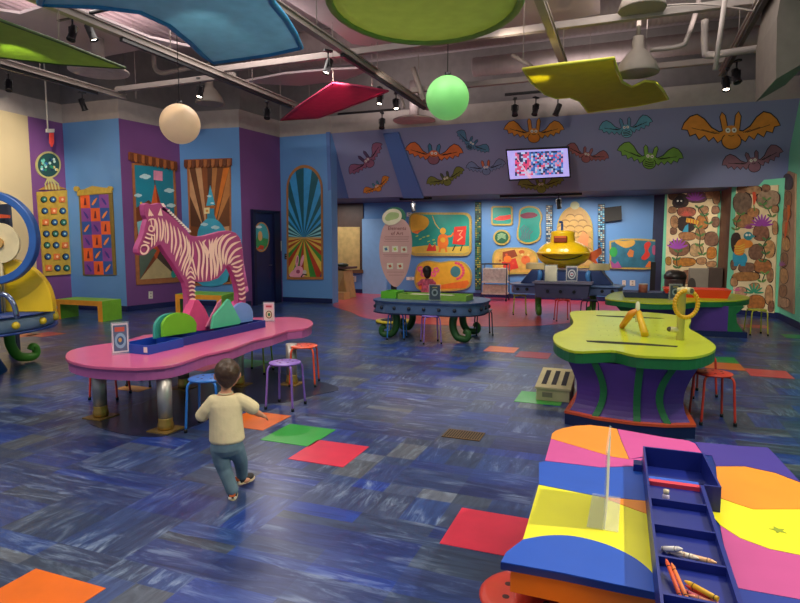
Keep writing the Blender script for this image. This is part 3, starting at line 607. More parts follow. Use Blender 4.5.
leaves(k2, m, [(737,230),(738,222),(742,215)], 10.2, '#5c8c40'); leaves(k2, m, [(773,217),(769,209),(764,205),(768,200)], 10.2, '#5c8c48'); leaves(k2, m, [(764,262),(767,254),(764,246),(768,240)], 10.2); leaves(k2, m, [(763,282),(766,274)], 10.2, '#6c9c48')
m.build('painted_plants', t)
m = MB(BLACK); k2.poly(m, [(735,262),(747,262),(746.5,266),(742,266),(741,262.5),(739,266),(735,266)], mat('#2c98b8'), 11); k2.poly(m, curve([(735,252),(743,252),(748,256),(747,263),(735,263)],3), mat('#2ca0c0'), 10.8)
k2.poly(m, curve([(736,247),(740,240),(748,239),(754,243),(752,247),(746,249),(744,255),(736,254)],3), mat('#e89030'), 11.2)
for k in range(4): k2.line(m, [(735.5+k*.6,246+k*2.4),(741,246.5+k*2.2),(746,244+k*2.4)],1,mat('#e8c040'),11.8)
k2.ell(m, 749.5,236,4.6,4.2,mat('#2c8c98'),11.6); k2.poly(m, [(752,234),(757,236.5),(752,238.5)], mat('#3c9ca0'), 11.8); k2.ell(m, 748,235,1.3,1.3,mat('#e8e8d8'),12.3,8); k2.ell(m, 751,235,1.1,1.2,mat('#e8e8d8'),12.3,8); k2.ell(m, 757,236.5,.9,.9,BLACK,12.4,8)
k2.line(m, [(755,192),(756,198),(755,205)],[3,4,1],mat('#d8502c'),11); k2.line(m, [(755,205),(756,211)],1,mat('#4c8c3c'),11)
m.build('painted_animals', t)
k3 = Canvas(*p3w); t = thing('stone_wall_panel', 'narrow rock wall picture with carrots at the right edge', 'wall panel', k3.pt(790,318))
m = MB(MORT); k3.slab(m, [(784,180),(790,171),(797,174),(795,314),(779,306)], mat('#a88468'), .5, 8); m.build('mortar_board', t)
m = MB(BLACK); stones(k3, m, [(790,182,5,8,'#4c3c50'),(790,199,4,8),(789,214,4,6,'#a86840'),(788,228,4,8),(788,244,4,7),(786,260,4,7),(786,276,4,8),(785,291,4,6),(787,303,5,5,'#b08868')], 8.5)
k3.line(m, [(789,222),(788,232),(787,240)],[3,2.6,.8],mat('#d8602c'),10.6); k3.line(m, [(791,205),(791,215),(790,222)],[3,2.6,.8],mat('#d8702c'),10.6); flower(k3, m, 783,266,5,'#9c4c98',10.6); m.build('stones', t)
# ================================================================ CEILING: BEAMS, DUCTS, PIPES, CLOTHS, LAMPS
BEAM = mat('#968a84', .6, 0, var=.06); DUCT = mat('#8f8280', .6, 0, var=.06); TRK = mat('#17161a', .4)
def beam(x, y0, y1, label, z=4.6, w=.055, track=None):
    m = MB(BEAM); m.prism([(x-w,y0,z-.04),(x+w,y0,z-.04),(x+w,y0,z-.02),(x+w*.35,y0,z-.02),(x+w*.35,y0,z+.05),(x+w,y0,z+.05),(x+w,y0,z+.07),(x-w,y0,z+.07),(x-w,y0,z+.05),(x-w*.35,y0,z+.05),(x-w*.35,y0,z-.02),(x-w,y0,z-.02)], (0,y1-y0,0))
    t = thing('ceiling_beam', label, 'ceiling beam', (x,(y0+y1)/2,z)); m.build('channel', t)
    m = MB(BEAM)
    for k in range(int((y1-y0)/2.2)+1): m.tube([(x,y0+.4+k*2.2,z+.05),(x,y0+.4+k*2.2,6.2 if True else 6)], .008, 6)
    m.build('hanger_rod', t)
    if track: MB(TRK).box(x-.03, x+.03, track[0], track[1], z-.095, z-.04).build('lamp_track', t)
beam(-4.31, 3.0, 12.9, 'long ceiling beam running above the green globe with black lamp track', track=(8.6,12.6))
beam(-6.96, 3.0, 12.0, 'long ceiling beam passing over the zebra and the orange globe', track=(6.8,11.4))
beam(-9.89, 3.0, 9.7, 'leftmost long ceiling beam ending before the blue wall', track=(3.2,9.0))
beam(-1.15, 3.5, 11.4, 'ceiling beam ending above the yellow cloth')
beam(1.42, 3.5, 12.2, 'rightmost long ceiling beam carrying black spotlights', track=(5,12))
def cbeam(y, x0, x1, label, z=4.72):
    m = MB(BEAM); m.prism([(x0,y-.05,z-.05),(x0,y+.05,z-.05),(x0,y+.05,z+.05),(x0,y-.05,z+.05)], (x1-x0,0,0)); tag(m.build('ceiling_beam', bevel=.008), label, 'ceiling beam')
cbeam(9.1, -7.4, 2.6, 'nearer cross beam spanning the long ceiling beams'); cbeam(11.75, -4.3, 1.5, 'farther cross beam above the bats')
cbeam(9.5, -9.9, -7.0, 'short cross beam joining the two leftmost beams'); 
for (x0,x1,y,z,r,lab) in ((-7.6,3.0,11.6,5.75,.36,'wide corrugated round duct crossing the ceiling'),(-3.4,3.0,13.3,5.5,.2,'thin round duct behind the wide corrugated one')):
    prof = []; n = int((x1-x0)/.09)
    for k in range(n): prof += [(r, k*.09), (r*1.03, k*.09+.03), (r, k*.09+.06)]
    tag(MB(DUCT).lathe(prof, (x0,y,z), (1,0,0), 28).build('air_duct'), lab, 'duct')
def pipe(pts, r, label): tag(MB(BEAM).tube(curve(pts,5,False) if len(pts) > 2 else pts, r, 10).build('ceiling_pipe'), label, 'pipe')
pipe([AY(154,55,10.5),AY(155,68,10.5),AY(162,73,10.5),AY(175,71,10.5),AY(198,66,10.5)], .05, 'bent pipe above the zebra near the orange globe')
pipe([AY(705,20,9.5),AY(705,50,9.5),AY(710,55,9.5),AY(740,51,9.5),AY(778,46,9.5)], .05, 'bent pipe at upper right behind the spotlights')
pipe([AY(650,50,10),AY(680,46,10),AY(687,38,10),AY(695,15,10),AY(700,-5,10)], .035, 'thin bent pipe left of the rightmost beam')
pipe([AY(640,8,9),AY(700,4,9),AY(760,12,9)], .012, 'thin cable pipe looping at the upper right')
pipe([AY(395,86,12),AY(402,100,12),AY(404,108,12)], .03, 'short slanted pipe right of the red cloth'); pipe([AY(413,68,11.5),AY(424,100,11.5)], .05, 'slanted strut left of the green globe')
pipe([AY(512,55,11),AY(532,67,11)], .04, 'short strut left of the yellow cloth')
pipe([AY(725,0,8.5),AY(715,70,8.5)], .03, 'perforated slanted strut beside the rightmost beam')
m = MB(mat('#645a52',.8)); bp = [AY(776,79,8),AY(812,58,8),AY(812,-60,8),AY(790,-60,8),AY(777,18,8)]; m.prism(bp, (0,1.2,0)); tag(m.build('ceiling_baffle'), 'pale angled ceiling baffle at the upper right corner', 'baffle')
# pale hung ceiling panels
def hung(pxs, z, label):
    pts = [G(x,y,z) for x, y in pxs]; c = sum(pts, V(0,0,0))/len(pts); t = thing('hung_panel', label, 'ceiling panel', c, None)
    MB(mat('#b8a8aa',.7,var=.05,scale=1)).prism(pts, (0,0,.04)).build('panel', t)
    m = MB(BEAM)
    for i in (0, len(pts)//2): m.tube([pts[i]*.9+c*.1+V(0,0,.03), V(*(pts[i]*.9+c*.1)[:2], 6.2)], .006, 5)
    m.build('hanging_wire', t)
hung([(-20,8),(20,14),(60,2),(150,38),(190,47),(140,50),(103,57),(60,46),(20,30),(-20,20)], 5.05, 'pale hung ceiling panel above the green fabric triangle')
hung([(243,82),(262,84),(300,86),(345,80),(378,68),(330,70),(285,74)], 5.0, 'small pale hung ceiling panel above the red kite')
hung([(278,-5),(330,28),(352,44),(380,48),(440,47),(520,30),(600,14),(600,-30),(300,-30)], 5.15, 'large pale hung ceiling panel above the lime disc')
# fabric shapes
def cloth(name, pxs, z, col, rim, label, slope=None, alpha=.8, r=.03, cat='fabric shape', sag=.02, flat=False):
    p0 = V(0,0,0); n = slope[1] if slope else V(0,0,1); p0 = slope[0] if slope else V(0,0,z)
    pts = [hit(x, y, p0, n) for x, y in pxs]; cen = sum(pts, V(0,0,0))/len(pts)
    t = thing(name, label, cat, cen)
    vs = []; fs = []; K = 5; N = len(pts)
    for k in range(K):
        f = 1 - k/K
        for p in pts: q = cen + (p-cen)*f; q.z -= sag*(1-f*f); vs.append(q)
    vs.append(cen - V(0,0,sag))
    for k in range(K-1):
        for i in range(N): j = (i+1)%N; fs.append([k*N+i, k*N+j, (k+1)*N+j, (k+1)*N+i])
    for i in range(N): fs.append([(K-1)*N+i, (K-1)*N+(i+1)%N, K*N])
    m = MB(fabric_mat(col)); (m.sheet(pts) if flat else m.add(vs, fs, True)); ob = m.build('fabric', t)
    md = ob.modifiers.new('thickness','SOLIDIFY'); md.thickness = .006
    MB(mat(rim,.5)).tube(pts, r, 8, closed=True).build('rim', t)
    m = MB(BEAM)
    for i in (0, N//3, 2*N//3): m.tube([pts[i], V(pts[i].x, pts[i].y, 6.2)], .005, 5)
    m.build('hanging_wire', t)
cloth('fabric_sail', curve([(214,62),(190,42)],3,False)[:0]+[(214,62),(203,55),(190,42),(168,24),(140,11),(100,6),(40,3),(60,-60),(180,-90),(255,-40),(272,2),(285,18),(295,34),(301,47),(270,54)], 3.9, '#90b8c6', '#2a8cbc', 'blue curved fabric sail hanging at upper left', flat=True, r=.035)
cloth('fabric_disc', [(425+97*math.cos(k*PI/18), -6+48*math.sin(k*PI/18)) for k in range(36)], 3.7, '#b0bc70', '#7c9c40', 'lime green round fabric disc hanging at the top', alpha=.85, r=.035)
cloth('fabric_kite', [(281,120),(300,105),(333,83),(360,86),(388,91),(372,98),(340,110),(318,118)], 4.2, '#cc5078', '#b83458', 'red pink fabric kite hanging above the zebra and arch picture', alpha=.92, r=.02)
cloth('fabric_wave', [(523,69),(560,64),(614,58),(617,70),(622,82),(632,87),(645,81),(655,82),(662,89),(668,99),(640,105),(610,109),(588,112),(580,101),(570,97),(556,98),(545,94),(531,82)], 4.0, '#b4ae38', '#d0cc40', 'yellow wavy fabric shape hanging above the television', flat=True, r=.02)
cloth('fabric_triangle', [(-40,8),(0,20),(60,42),(125,68),(92,66),(60,64),(0,57),(-40,54)], 4.1, '#a4bc60', '#3c5424', 'green fabric triangle hanging at the left edge', flat=True, r=.02)
def globe(px, py, rpx, dep, col, label, em):
    d = FW + RT*((px-CX)/F_) + UP*((CY-py)/F_); c = EYE + d*dep; r = rpx*dep/F_
    t = thing('globe_lamp', label, 'lamp', c-V(0,0,r)); MB(mat(col,.5,emit=em,var=.04)).ball(c, r, 36, 20).build('shade', t)
    m = MB(TRK).tube([c+V(0,0,r), V(c.x,c.y,6.2)], .006, 6); m.build('cable', t); MB(TRK).cyl(c+V(0,0,r-.01), .04, .05).build('cap', t)
globe(447.5, 98, 21.5, 7.6, '#7ccc72', 'glowing green globe lamp hanging near the middle', .42)
globe(180, 124, 19.5, 8.4, '#ccab86', 'pale orange globe lamp hanging over the zebra', .35)
def ringdiff(px, py, rx, z, label):
    c = G(px, py, z); dep = (c-EYE).dot(FW); r = rx*dep/F_
    t = thing('air_diffuser', label, 'air diffuser', c); mm = mat('#c8b8b0',.6)
    MB(mm).lathe([(r,.0),(r*1.0,.03),(r*.86,.06),(r*.84,.02)], c, (0,0,1), 40).build('outer_ring', t)
    MB(mm).lathe([(r*.74,-.01),(r*.72,.05),(r*.58,.03),(r*.6,-.0)], c, (0,0,1), 40).build('middle_ring', t)
    MB(mm).lathe([(r*.46,-.02),(r*.44,.04),(r*.3,.02),(r*.3,-.01)], c, (0,0,1), 40).build('inner_ring', t); MB(mat('#6a5c5c')).lathe([(.01,-.02),(r*.2,-.01),(r*.2,.02)], c, (0,0,1), 24).build('core', t)
    MB(DUCT).cyl(c+V(0,0,.02), r*.22, .9).build('duct_neck', t)
ringdiff(99,72,28,4.5,'round white air diffuser right of the green fabric triangle'); ringdiff(414,121,21,4.5,'round air diffuser left of the green globe over the bats')
hb = thing('bell_lamp', 'large bell shaped lamp above the right end of the yellow cloth', 'lamp', (0,0,0))
mm = mat('#8f847a',.55,var=.05)
MB(mm).lathe([(.35,0),(.36,.02),(.30,.18),(.16,.36),(.10,.42),(.09,.62),(.0,.64)], (0,0,0), (0,0,1), 32).build('bell_shade', hb); MB(mat('#e8d8c0',.5,emit=.3)).lathe([(.01,.015),(.30,.03),(.30,.04)], (0,0,0)).build('lens', hb)
MB(mm).cyl((0,0,.6), .035, 1.2).build('stem', hb)
hb.location = hit(637,74,V(0,9.7,0),V(0,1,0)); hb.scale = (.86,)*3
dup(hb, hit(210,104,V(0,10.8,0),V(0,1,0)), 0, 'bell shaped lamp hanging left of the red kite cloth'); dup(hb, hit(642,10,V(0,8.9,0),V(0,1,0)), 0, 'bell shaped lamp cropped by the top edge of the picture')
dup(hb, hit(198,24,V(0,6.0,0),V(0,1,0)), 0, 'x') if False else None
# spotlights: can + yoke + lens
LIT = mat('#fff0d8',.4,emit=14,var=0); DARK = mat('#2a2622',.4)
sp = thing('track_spotlight', 'x', 'spotlight', (0,0,0), 'black ceiling track spotlights')
MB(TRK).box(-.035,.035,-.07,.07,-.03,.0).build('adapter', sp)
m = MB(TRK).tube([(0,0,-.03),(0,0,-.12),(.0,.0,-.16)], .012, 8); m.box(-.07,.07,-.015,.015,-.17,-.15); m.box(-.075,-.06,-.015,.015,-.26,-.15); m.box(.06,.075,-.015,.015,-.26,-.15); m.build('yoke', sp)
dn = V(.0,-.35,-.93).normalized()
hd = MB(TRK).lathe([(.03,-.12),(.055,-.11),(.058,.10),(.066,.11),(.066,.13),(.055,.13),(.05,.10)], (0,0,-.25), dn, 20).build('can', sp)
MB(LIT).lathe([(.001,.105),(.05,.105),(.05,.10)], (0,0,-.25), dn, 20).build('lens', hd)
sdata = [(72,16,7.0,0,0,'lower dark can of the pair under the blue sail'),(90,15,7.0,1,2.2,'lit can of the pair under the blue sail'),(8,72,8.5,0,.8,'spotlight at the far left over the beige wall'),(82,92,9.5,0,2.8,'small spotlight on the leftmost beam above the button panel'),
 (200,78,9.5,1,0,'lit spotlight beside the bell lamp left of the red kite'),(267,101,11.0,0,.4,'dark spotlight on the beam above the arched picture'),(328,50,8.8,1,-.6,'lit spotlight between the blue sail and lime disc'),(380,87,12,1,0,'left lit spotlight at the tip of the red kite'),(396,92,12.2,1,.5,'right lit spotlight near the tip of the red kite'),
 (382,112,12.8,0,.2,'dark spotlight hanging at the top of the slanted rib'),(515,98,12.9,0,.3,'left dark spotlight of three over the middle orange bat'),(536,97,12.9,0,-.5,'middle dark spotlight of three over the orange bat'),(558,97,12.9,0,-1.4,'right dark spotlight of three beside the yellow cloth'),
 (737,60,11.3,0,.6,'upper dark spotlight of the cluster on the rightmost beam'),(727,68,11.5,1,0,'lit spotlight of the cluster on the rightmost beam')]
first = True
mats_dark = {LIT: DARK}
for px, py, Y, lit, rz, lab in sdata:
    q = AY(px, py, Y)
    if first: sp.location = q; sp.rotation_euler[2] = rz; sp['label'] = lab; first = False; hdl = [c for c in sp.children if c.name.startswith('can')][0].children[0]; hdl.data.materials[0] = DARK; continue
    dup(sp, q, rz, lab, {DARK: LIT} if lit else None)
for px, py, Y, lab in ((413,198,15.6,'small alcove spotlight over the painter panel'),(559,192,15.6,'small alcove spotlight over the yellow submarine')):
    q = AY(px,py,Y); q.z = 2.85; dup(sp, q, PI*.9, lab, {DARK: LIT})
for x0, x1, y, zz, nm in ((338,400,112,0,'track rail above the rib'),):
    a, b = AY(x0,y+2,12.5), AY(x1,y-3,12.5); tag(MB(TRK).tube([a,b],.025,6).build('lamp_track'), 'black lamp track crossing above the slanted rib', 'lamp track')
a, b = AY(505,97,12.9), AY(572,93,12.9); tag(MB(TRK).box(a.x,b.x,12.87,12.93,a.z+.02,a.z+.07).build('lamp_track'), 'black lamp track over the middle orange bat', 'lamp track')
a, b = AY(58,20,7), AY(130,4,7); tag(MB(TRK).tube([a,b],.03,6).build('lamp_track'), 'black lamp track under the blue sail', 'lamp track')
for i, (x0, x1) in enumerate(((500,582),(400,432))):
    a, b = AY(x0,197,15.6), AY(x1,197,15.6); tag(MB(TRK).box(a.x,b.x,15.57,15.63,2.79,2.85).build('lamp_track'), ['black lamp track on alcove ceiling over the submarine','black lamp track on alcove ceiling over the painter panel'][i], 'lamp track')
# television
t = thing('television', 'wall television showing a colourful street picture between the bats', 'television', AY(538,181,13.8))
o0, o1, o2, o3 = AY(505.5,149.5,13.75), AY(569,146.5,13.75), AY(571,177.5,13.95), AY(509,181,13.95)
nrm = (o1-o0).cross(o3-o0).normalized(); nrm = nrm if nrm.y < 0 else -nrm
MB(TRK).prism([o0,o1,o2,o3], -nrm*.06).build('casing', t); MB(TRK).box((o0.x+o1.x)/2-.2,(o0.x+o1.x)/2+.2,13.85,14.3,3.4,3.7).build('wall_mount', t)
tc = Canvas(o0, nrm); m = MB(BLACK); WS = mat('#b4a8f0',.5,emit=.75)
tc.poly(m, [(507,151),(567.5,148.2),(569.5,176.2),(510,179.3)], WS, 1)
random.seed(3)
for i in range(24):
    for j in range(12):
        x, y = 515+i*2, 152.5+j*1.95 - i*.09; cc = random.choice(['#3c64b0','#7ca0d8','#e05078','#28305c','#b8c8f0','#4c80c8','#d890b0','#1c2448']) if i > 6 else random.choice(['#e04878','#d06890','#b8c8f0','#30305c'])
        tc.poly(m, [(x,y),(x+2.1,y-.1),(x+2.2,y+1.9),(x+.1,y+2)], mat(cc,.5,emit=.65), 1.6)
tc.poly(m, [(514,153),(532,178),(529,178.5)], mat('#e8b0c8',.5,emit=.7), 2.2); m.build('screen', t)
# hanging sign at left
t = thing('hanging_sign', 'white bracket with a red pointed sign hanging before the purple wall', 'sign', AX(50,147,-12.2))
k = Canvas(V(-12.2,0,0), V(1,0,0)); m = MB(mat('#d8d4cc')); m.tube([AX(48,131,-12.2), V(*AX(48,131,-12.2)[:2],6.2)], .015, 6); k.slab(m, [(45.5,129),(53,129),(53,132.5),(45.5,132.5)], mat('#d8d4cc'), 0, 12); m.build('bracket', t)
m = MB(RD); k.slab(m, [(49,133),(52.5,133),(52.8,143),(51,147),(49,143)], mat('#e0443c',.5), 1, 10); m.build('arrow_blade', t)
# ================================================================ FURNITURE
CHROME = mat('#b4aea4', .35, .6, var=.06); BRASS = mat('#b8944a', .35, .7)
random.seed(11)
# ---- stools
st0 = mat('#e0402c', .35, coat=.3)
stool = thing('stool', 'x', 'stool', (0,0,0), 'round metal stools')
m = MB(st0).lathe([(.0,.452),(.13,.452),(.15,.447),(.157,.44),(.15,.43),(.0,.43)], n=32)
m.use(mat('#4a1a14',.6))
for k in range(6): a = k*PI/3+.3; m.cyl((.075*math.cos(a),.075*math.sin(a),.4518), .012, .001, n=10)
m.build('seat', stool)
for k in range(4):
    a = PI/4 + k*PI/2; c, s = math.cos(a), math.sin(a)
    m = MB(st0).tube(curve([(.05*c,.05*s,.424),(.13*c,.13*s,.424),(.158*c,.158*s,.415),(.175*c,.175*s,.38),(.18*c,.18*s,.3),(.20*c,.20*s,.02)],5,False), .011, 8)
    lg = m.build('leg', stool); MB(BLACK).cyl((.2015*c,.2015*s,0), .015, .03, n=10).build('foot_cap', lg)
SC = {'red':'#e0402c','orange':'#e4512a','purple':'#8c68c0','blue':'#2a78cc','lime':'#a8c838','yellow':'#c0bc34','dark':'#2c3040','lilac':'#8a6cc4','amber':'#f0a028'}
first = True
def put_stool(p, col, label, rz=.2, sc=1):
    global first
    mm = {st0: mat(SC[col], .35, coat=.3)}
    if first: stool.location = p; stool.rotation_euler[2] = rz; stool['label'] = label; first = False; return
    dup(stool, p, rz, label, mm, None, sc)
def g0(x, y): p = G(x, y); return V(p.x, p.y, 0)
put_stool(G(714,372,.45) - V(0,0,.45), 'red', 'red stool standing right of the near yellow green table', .25)
put_stool(V(.70,6.85,0), 'red', 'red stool partly hidden behind the nearer red stool and table edge', .6)
put_stool(G(304,345,.45) - V(0,0,.45), 'orange', 'orange red stool at the far right end of the pink table', .35)
put_stool(G(285,361.5,.45) - V(0,0,.45), 'purple', 'purple stool beside the pink table, right of the walking boy', .1)
put_stool(G(207,377,.45) - V(0,0,.45), 'blue', 'bright blue stool just left of the walking boy', .3)
put_stool(V(-5.02,4.55,0), 'red', 'red stool on the far side of the pink table, only legs showing', .35)
put_stool(g0(146,384), 'dark', 'dark legged stool on the far side of the pink table behind its chrome leg', .2)
put_stool(g0(258,372), 'lime', 'green legged stool on the far side of the pink table', .2)
put_stool(G(397,312,.45) - V(0,0,.45), 'blue', 'small blue stool at the left front of the blue bolted table', .2)
put_stool(G(431,315,.45) - V(0,0,.45), 'lilac', 'lilac topped stool at the middle front of the blue bolted table', .5)
put_stool(V(-2.35,10.1,0), 'dark', 'dark stool behind the blue bolted table between its legs', .4)
put_stool(G(520,294.5,.45) - V(0,0,.45), 'lime', 'lime green stool left of the submarine table', .2)
put_stool(G(757,309,.45) - V(0,0,.45), 'yellow', 'yellow stool right of the far yellow green table', .2)
put_stool(V(-1.25,12.5,0), 'red', 'dark red stool in front of the submarine table prow, left one', .3); put_stool(V(-.72,12.55,0), 'dark', 'dark stool in front of the submarine table prow, right one', .5)
put_stool(G(527,594,.45)-V(0,0,.45), 'red', 'red stool with holed seat tucked under the near patchwork table', .3)
put_stool(G(536,632,.45)-V(0,0,.45), 'amber', 'amber stool at the bottom edge beside the near patchwork table', .1)
# ---- benches
def bench(a, b, c_, h, label, fade=0):
    a, b, c_ = V(*a), V(*b), V(*c_); u = (b-a); d = (c_-b); t = thing('bench', label, 'bench', (a+b)/2, 'green and orange wall benches')
    OG = mat('#f0a030',.45); GR = mat('#84c838',.45)
    un, dn_ = u.normalized(), d.normalized(); th = .10
    m = MB(GR).prism([a+V(0,0,h-.08), b+V(0,0,h-.08), b+d+V(0,0,h-.08), a+d+V(0,0,h-.08)], V(0,0,.08)); m.build('seat', t, .006)
    for p, s in ((a, 1), (b, -1)): MB(GR).prism([p, p+un*th*s*.5, p+un*th*s*.5+d, p+d], V(0,0,h-.08)).build('side_panel', t)
    m = MB(OG).prism([a-dn_*.012+V(0,0,h-.10), b-dn_*.012+V(0,0,h-.10), b-dn_*.012+V(0,0,h+.002), a-dn_*.012+V(0,0,h+.002)], dn_*.012)
    for p, s in ((a,1),(b,-1)): m.prism([p-dn_*.012, p-dn_*.012+un*.12*s, p-dn_*.012+un*.12*s+V(0,0,h-.1), p-dn_*.012+V(0,0,h-.1)], dn_*.012)
    m.build('front_trim', t)
bench(G(57,319,0), G(103,322,0), G(122,318.5,0), .42, 'green bench with orange front under the quilt panel')
bench(G(176,314,0), G(222,316,0), G(235,311,0), .45, 'green bench with orange front behind the zebra legs')
# ---- zebra table
tz = .58
o = [(65.5,355),(67.5,359.7),(80,363.5),(97,366),(134.6,367.6),(164.5,365.6),(180,362.5),(191,359),(206.6,353.5),(230,348.5),(246,342.5),(256.5,339),(272,335.5),(288,330),(303.7,328.3),(312,325),(312.5,321.5),(306,318.6),(290.6,317),(272,317.5),(250,317.5),(225,320),(200,324.5),(180,329),(165,332.5),(144.6,335),(132,338.5),(110,343),(85,346.5),(70,350.5)]
top = [G(x,y,tz) for x, y in curve(o, 2)]
t = thing('activity_table', 'long wavy pink table on chrome legs carrying the pink zebra', 'table', (sum(p.x for p in top)/len(top), sum(p.y for p in top)/len(top), 0))
cen = sum(top, V(0,0,0))/len(top)
MB(mat('#d8608c',.3,coat=.4,var=.04)).prism([p for p in top], (0,0,-.03)).build('table_top', t, .006)
MB(mat('#b8609a',.4,var=.05)).prism([cen+(p-cen)*.985-V(0,0,.031) for p in top], (0,0,-.085)).build('apron', t)
for px, py in ((101,417),(166,430),(184,388),(239,385),(292,384)):
    c = G(px,py); c = V(c.x, c.y, 0); lg = MB(CHROME).lathe([(.058,.06),(.063,.465)], c, n=24).build('leg', t)
    MB(BRASS).lathe([(.062,.012),(.068,.03),(.066,.06),(.06,.075),(.062,.10),(.056,.12)], c, n=24).build('collar', lg); MB(mat('#9a7c44',.4,.5)).box(c.x-.11,c.x+.11,c.y-.11,c.y+.11,.001,.012).build('foot_plate', lg)
# tray with its standing boards
ta, tb, te = G(128.5,343,.66), G(146,346,.66), G(264,320.5,.66)
x0, x1, y0, y1 = ta.x+.02, tb.x, (ta.y+tb.y)/2-.02, te.y
x0 = min(x0, x1-.28)
def tray(name, x0, x1, y0, y1, z0, z1, col, label, cat='tray', cells=(), th=.015, wall_cells=()):
    t = thing(name, label, cat, ((x0+x1)/2,(y0+y1)/2,z0)); mm = mat(col,.4,var=.06)
    MB(mm).box(x0,x1,y0,y1,z0,z0+.01).build('bottom', t)
    for a in ((x0,x0+th,y0,y1),(x1-th,x1,y0,y1),(x0+th,x1-th,y0,y0+th),(x0+th,x1-th,y1-th,y1)): MB(mm).box(*a,z0+.01,z1).build('side_wall', t)
    for y in cells: MB(mm).box(x0+th,x1-th,y-th/2,y+th/2,z0+.01,z1-.005).build('divider', t)
    return t
tray('long_tray', x1-.24, x1, y0+.45, y1, tz, tz+.085, '#1c3484', 'long dark blue tray running along the pink table below the zebra')
tr = tray('short_tray', x1-.32, x1+.03, y0-.02, y0+.44, tz, tz+.085, '#2048a8', 'short blue tray with a white tag at the left end of the pink table')
MB(mat('#dcd8cc')).box(x1-.02,x1+.02,y0-.024,y0-.02,tz+.02,tz+.07).build('white_tag', tr)
def board(name, pts, X, th, col, label, cat='board', edge=None):
    m = MB(mat(col,.45,var=.04)).prism([AX(x,y,X) for x,y in pts], (-th,0,0)); return tag(m.build(name, bevel=.004), label, cat)
XT = x1-.1
def halfdisc(cx, cy, rx, ry): return [(cx+rx*math.cos(PI*k/20), cy-ry*math.sin(PI*k/20)) for k in range(21)]
board('round_board', [(163,337),(163,330)] + [(180-17.5*math.cos(PI*k/16), 328-15.5*math.sin(PI*k/16)) for k in range(1,16)] + [(196.5,326),(196.5,332)], XT, .03, '#74bc28', 'lime green round board standing in the blue tray')
board('round_board', [(155,339),(155,330)] + [(172-17*math.cos(PI*k/16), 329-16*math.sin(PI*k/16)) for k in range(1,16)] + [(189,332)], XT-.06, .03, '#3c9c8c', 'teal round board standing behind the lime green one')
board('peak_board', [(212,329),(214,316),(228.5,299),(230,300),(241,321),(240,324)], XT, .03, '#5cc89c', 'mint green peaked board standing in the long tray')
board('round_board', [(234,324),(234,312)] + [(243-9.5*math.cos(PI*k/12), 312-9.5*math.sin(PI*k/12)) for k in range(1,12)] + [(253,312),(253,321)], XT-.05, .03, '#7ca0dc', 'light blue round board standing behind the mint peak')
board('peak_board', [(206,327),(218,303),(222,299),(216,327)], XT-.1, .02, '#d87a9c', 'thin rose board leaning behind the mint peak')
# ---- zebra
ZX = x1-.30
t = thing('zebra_figure', 'large pink zebra cutout with cream stripes standing on the pink table', 'zebra figure', (ZX, AX(215,300,ZX).y, tz))
def z6(pts): return [(130+x/6.03, 200+y/6.03) for x, y in pts]
def zp(pts): return [AX(x,y,ZX) for x, y in z6(pts)]
ZB = mat('#ae467a',.5,var=.04); ZC = mat('#ffd2bc',.5,var=.03)
out = [(45,318),(44,295),(52,270),(72,228),(85,185),(92,150),(103,115),(90,92),(85,60),(84,28),(100,18),(125,26),(150,24),(175,18),(200,24),(206,44),(232,62),(262,98),(290,124),(315,155),(338,188),(362,212),(402,222),(450,216),(500,203),(555,188),(600,184),(638,198),(662,226),(676,268),(682,330),(684,400),(690,470),(694,540),(698,600),(700,720),(646,720),(650,620),(650,560),(638,500),(622,450),(602,408),(588,396),(570,430),(532,472),(482,490),(430,495),(392,490),(390,540),(394,600),(398,760),(345,760),(346,600),(340,540),(330,500),(312,470),(285,425),(252,372),(218,325),(196,288),(182,268),(152,284),(126,302),(112,322),(90,334),(64,332)]
MB(ZB).prism(zp(out), (-.06,0,0)).build('body', t, .006)
# mane as small cream tufts
m = MB(mat('#f4dcd0',.5))
for k in range(13):
    f = k/12; a = (205+f*150, 44+f*148) if f > .15 else (196+f*80, 32+f*90); m.prism([p+V(.004,0,0) for p in zp([(a[0]-8,a[1]-2),(a[0]+6,a[1]-12),(a[0]+13,a[1]+1),(a[0]+1,a[1]+3)])], (-.05,0,0))
m.build('mane', t)
m = MB(mat('#a84488',.5)); m.prism(zp([(190,55),(205,38),(235,58),(270,92),(300,125),(330,160),(360,210),(340,195),(310,160),(280,125),(240,88)]), (-.08,0,0)); m.build('mane_ridge', t)
m = MB(mat('#d070a8',.5)); m.tube([p-V(.04,0,0) for p in zp([(672,240),(684,300),(692,380),(700,450),(706,520)])], [.025,.022,.02,.03,.045], 10); m.tube([p-V(.04,0,0) for p in zp([(704,500),(708,545),(690,575)])], [.04,.05,.01], 10); m.build('tail', t)
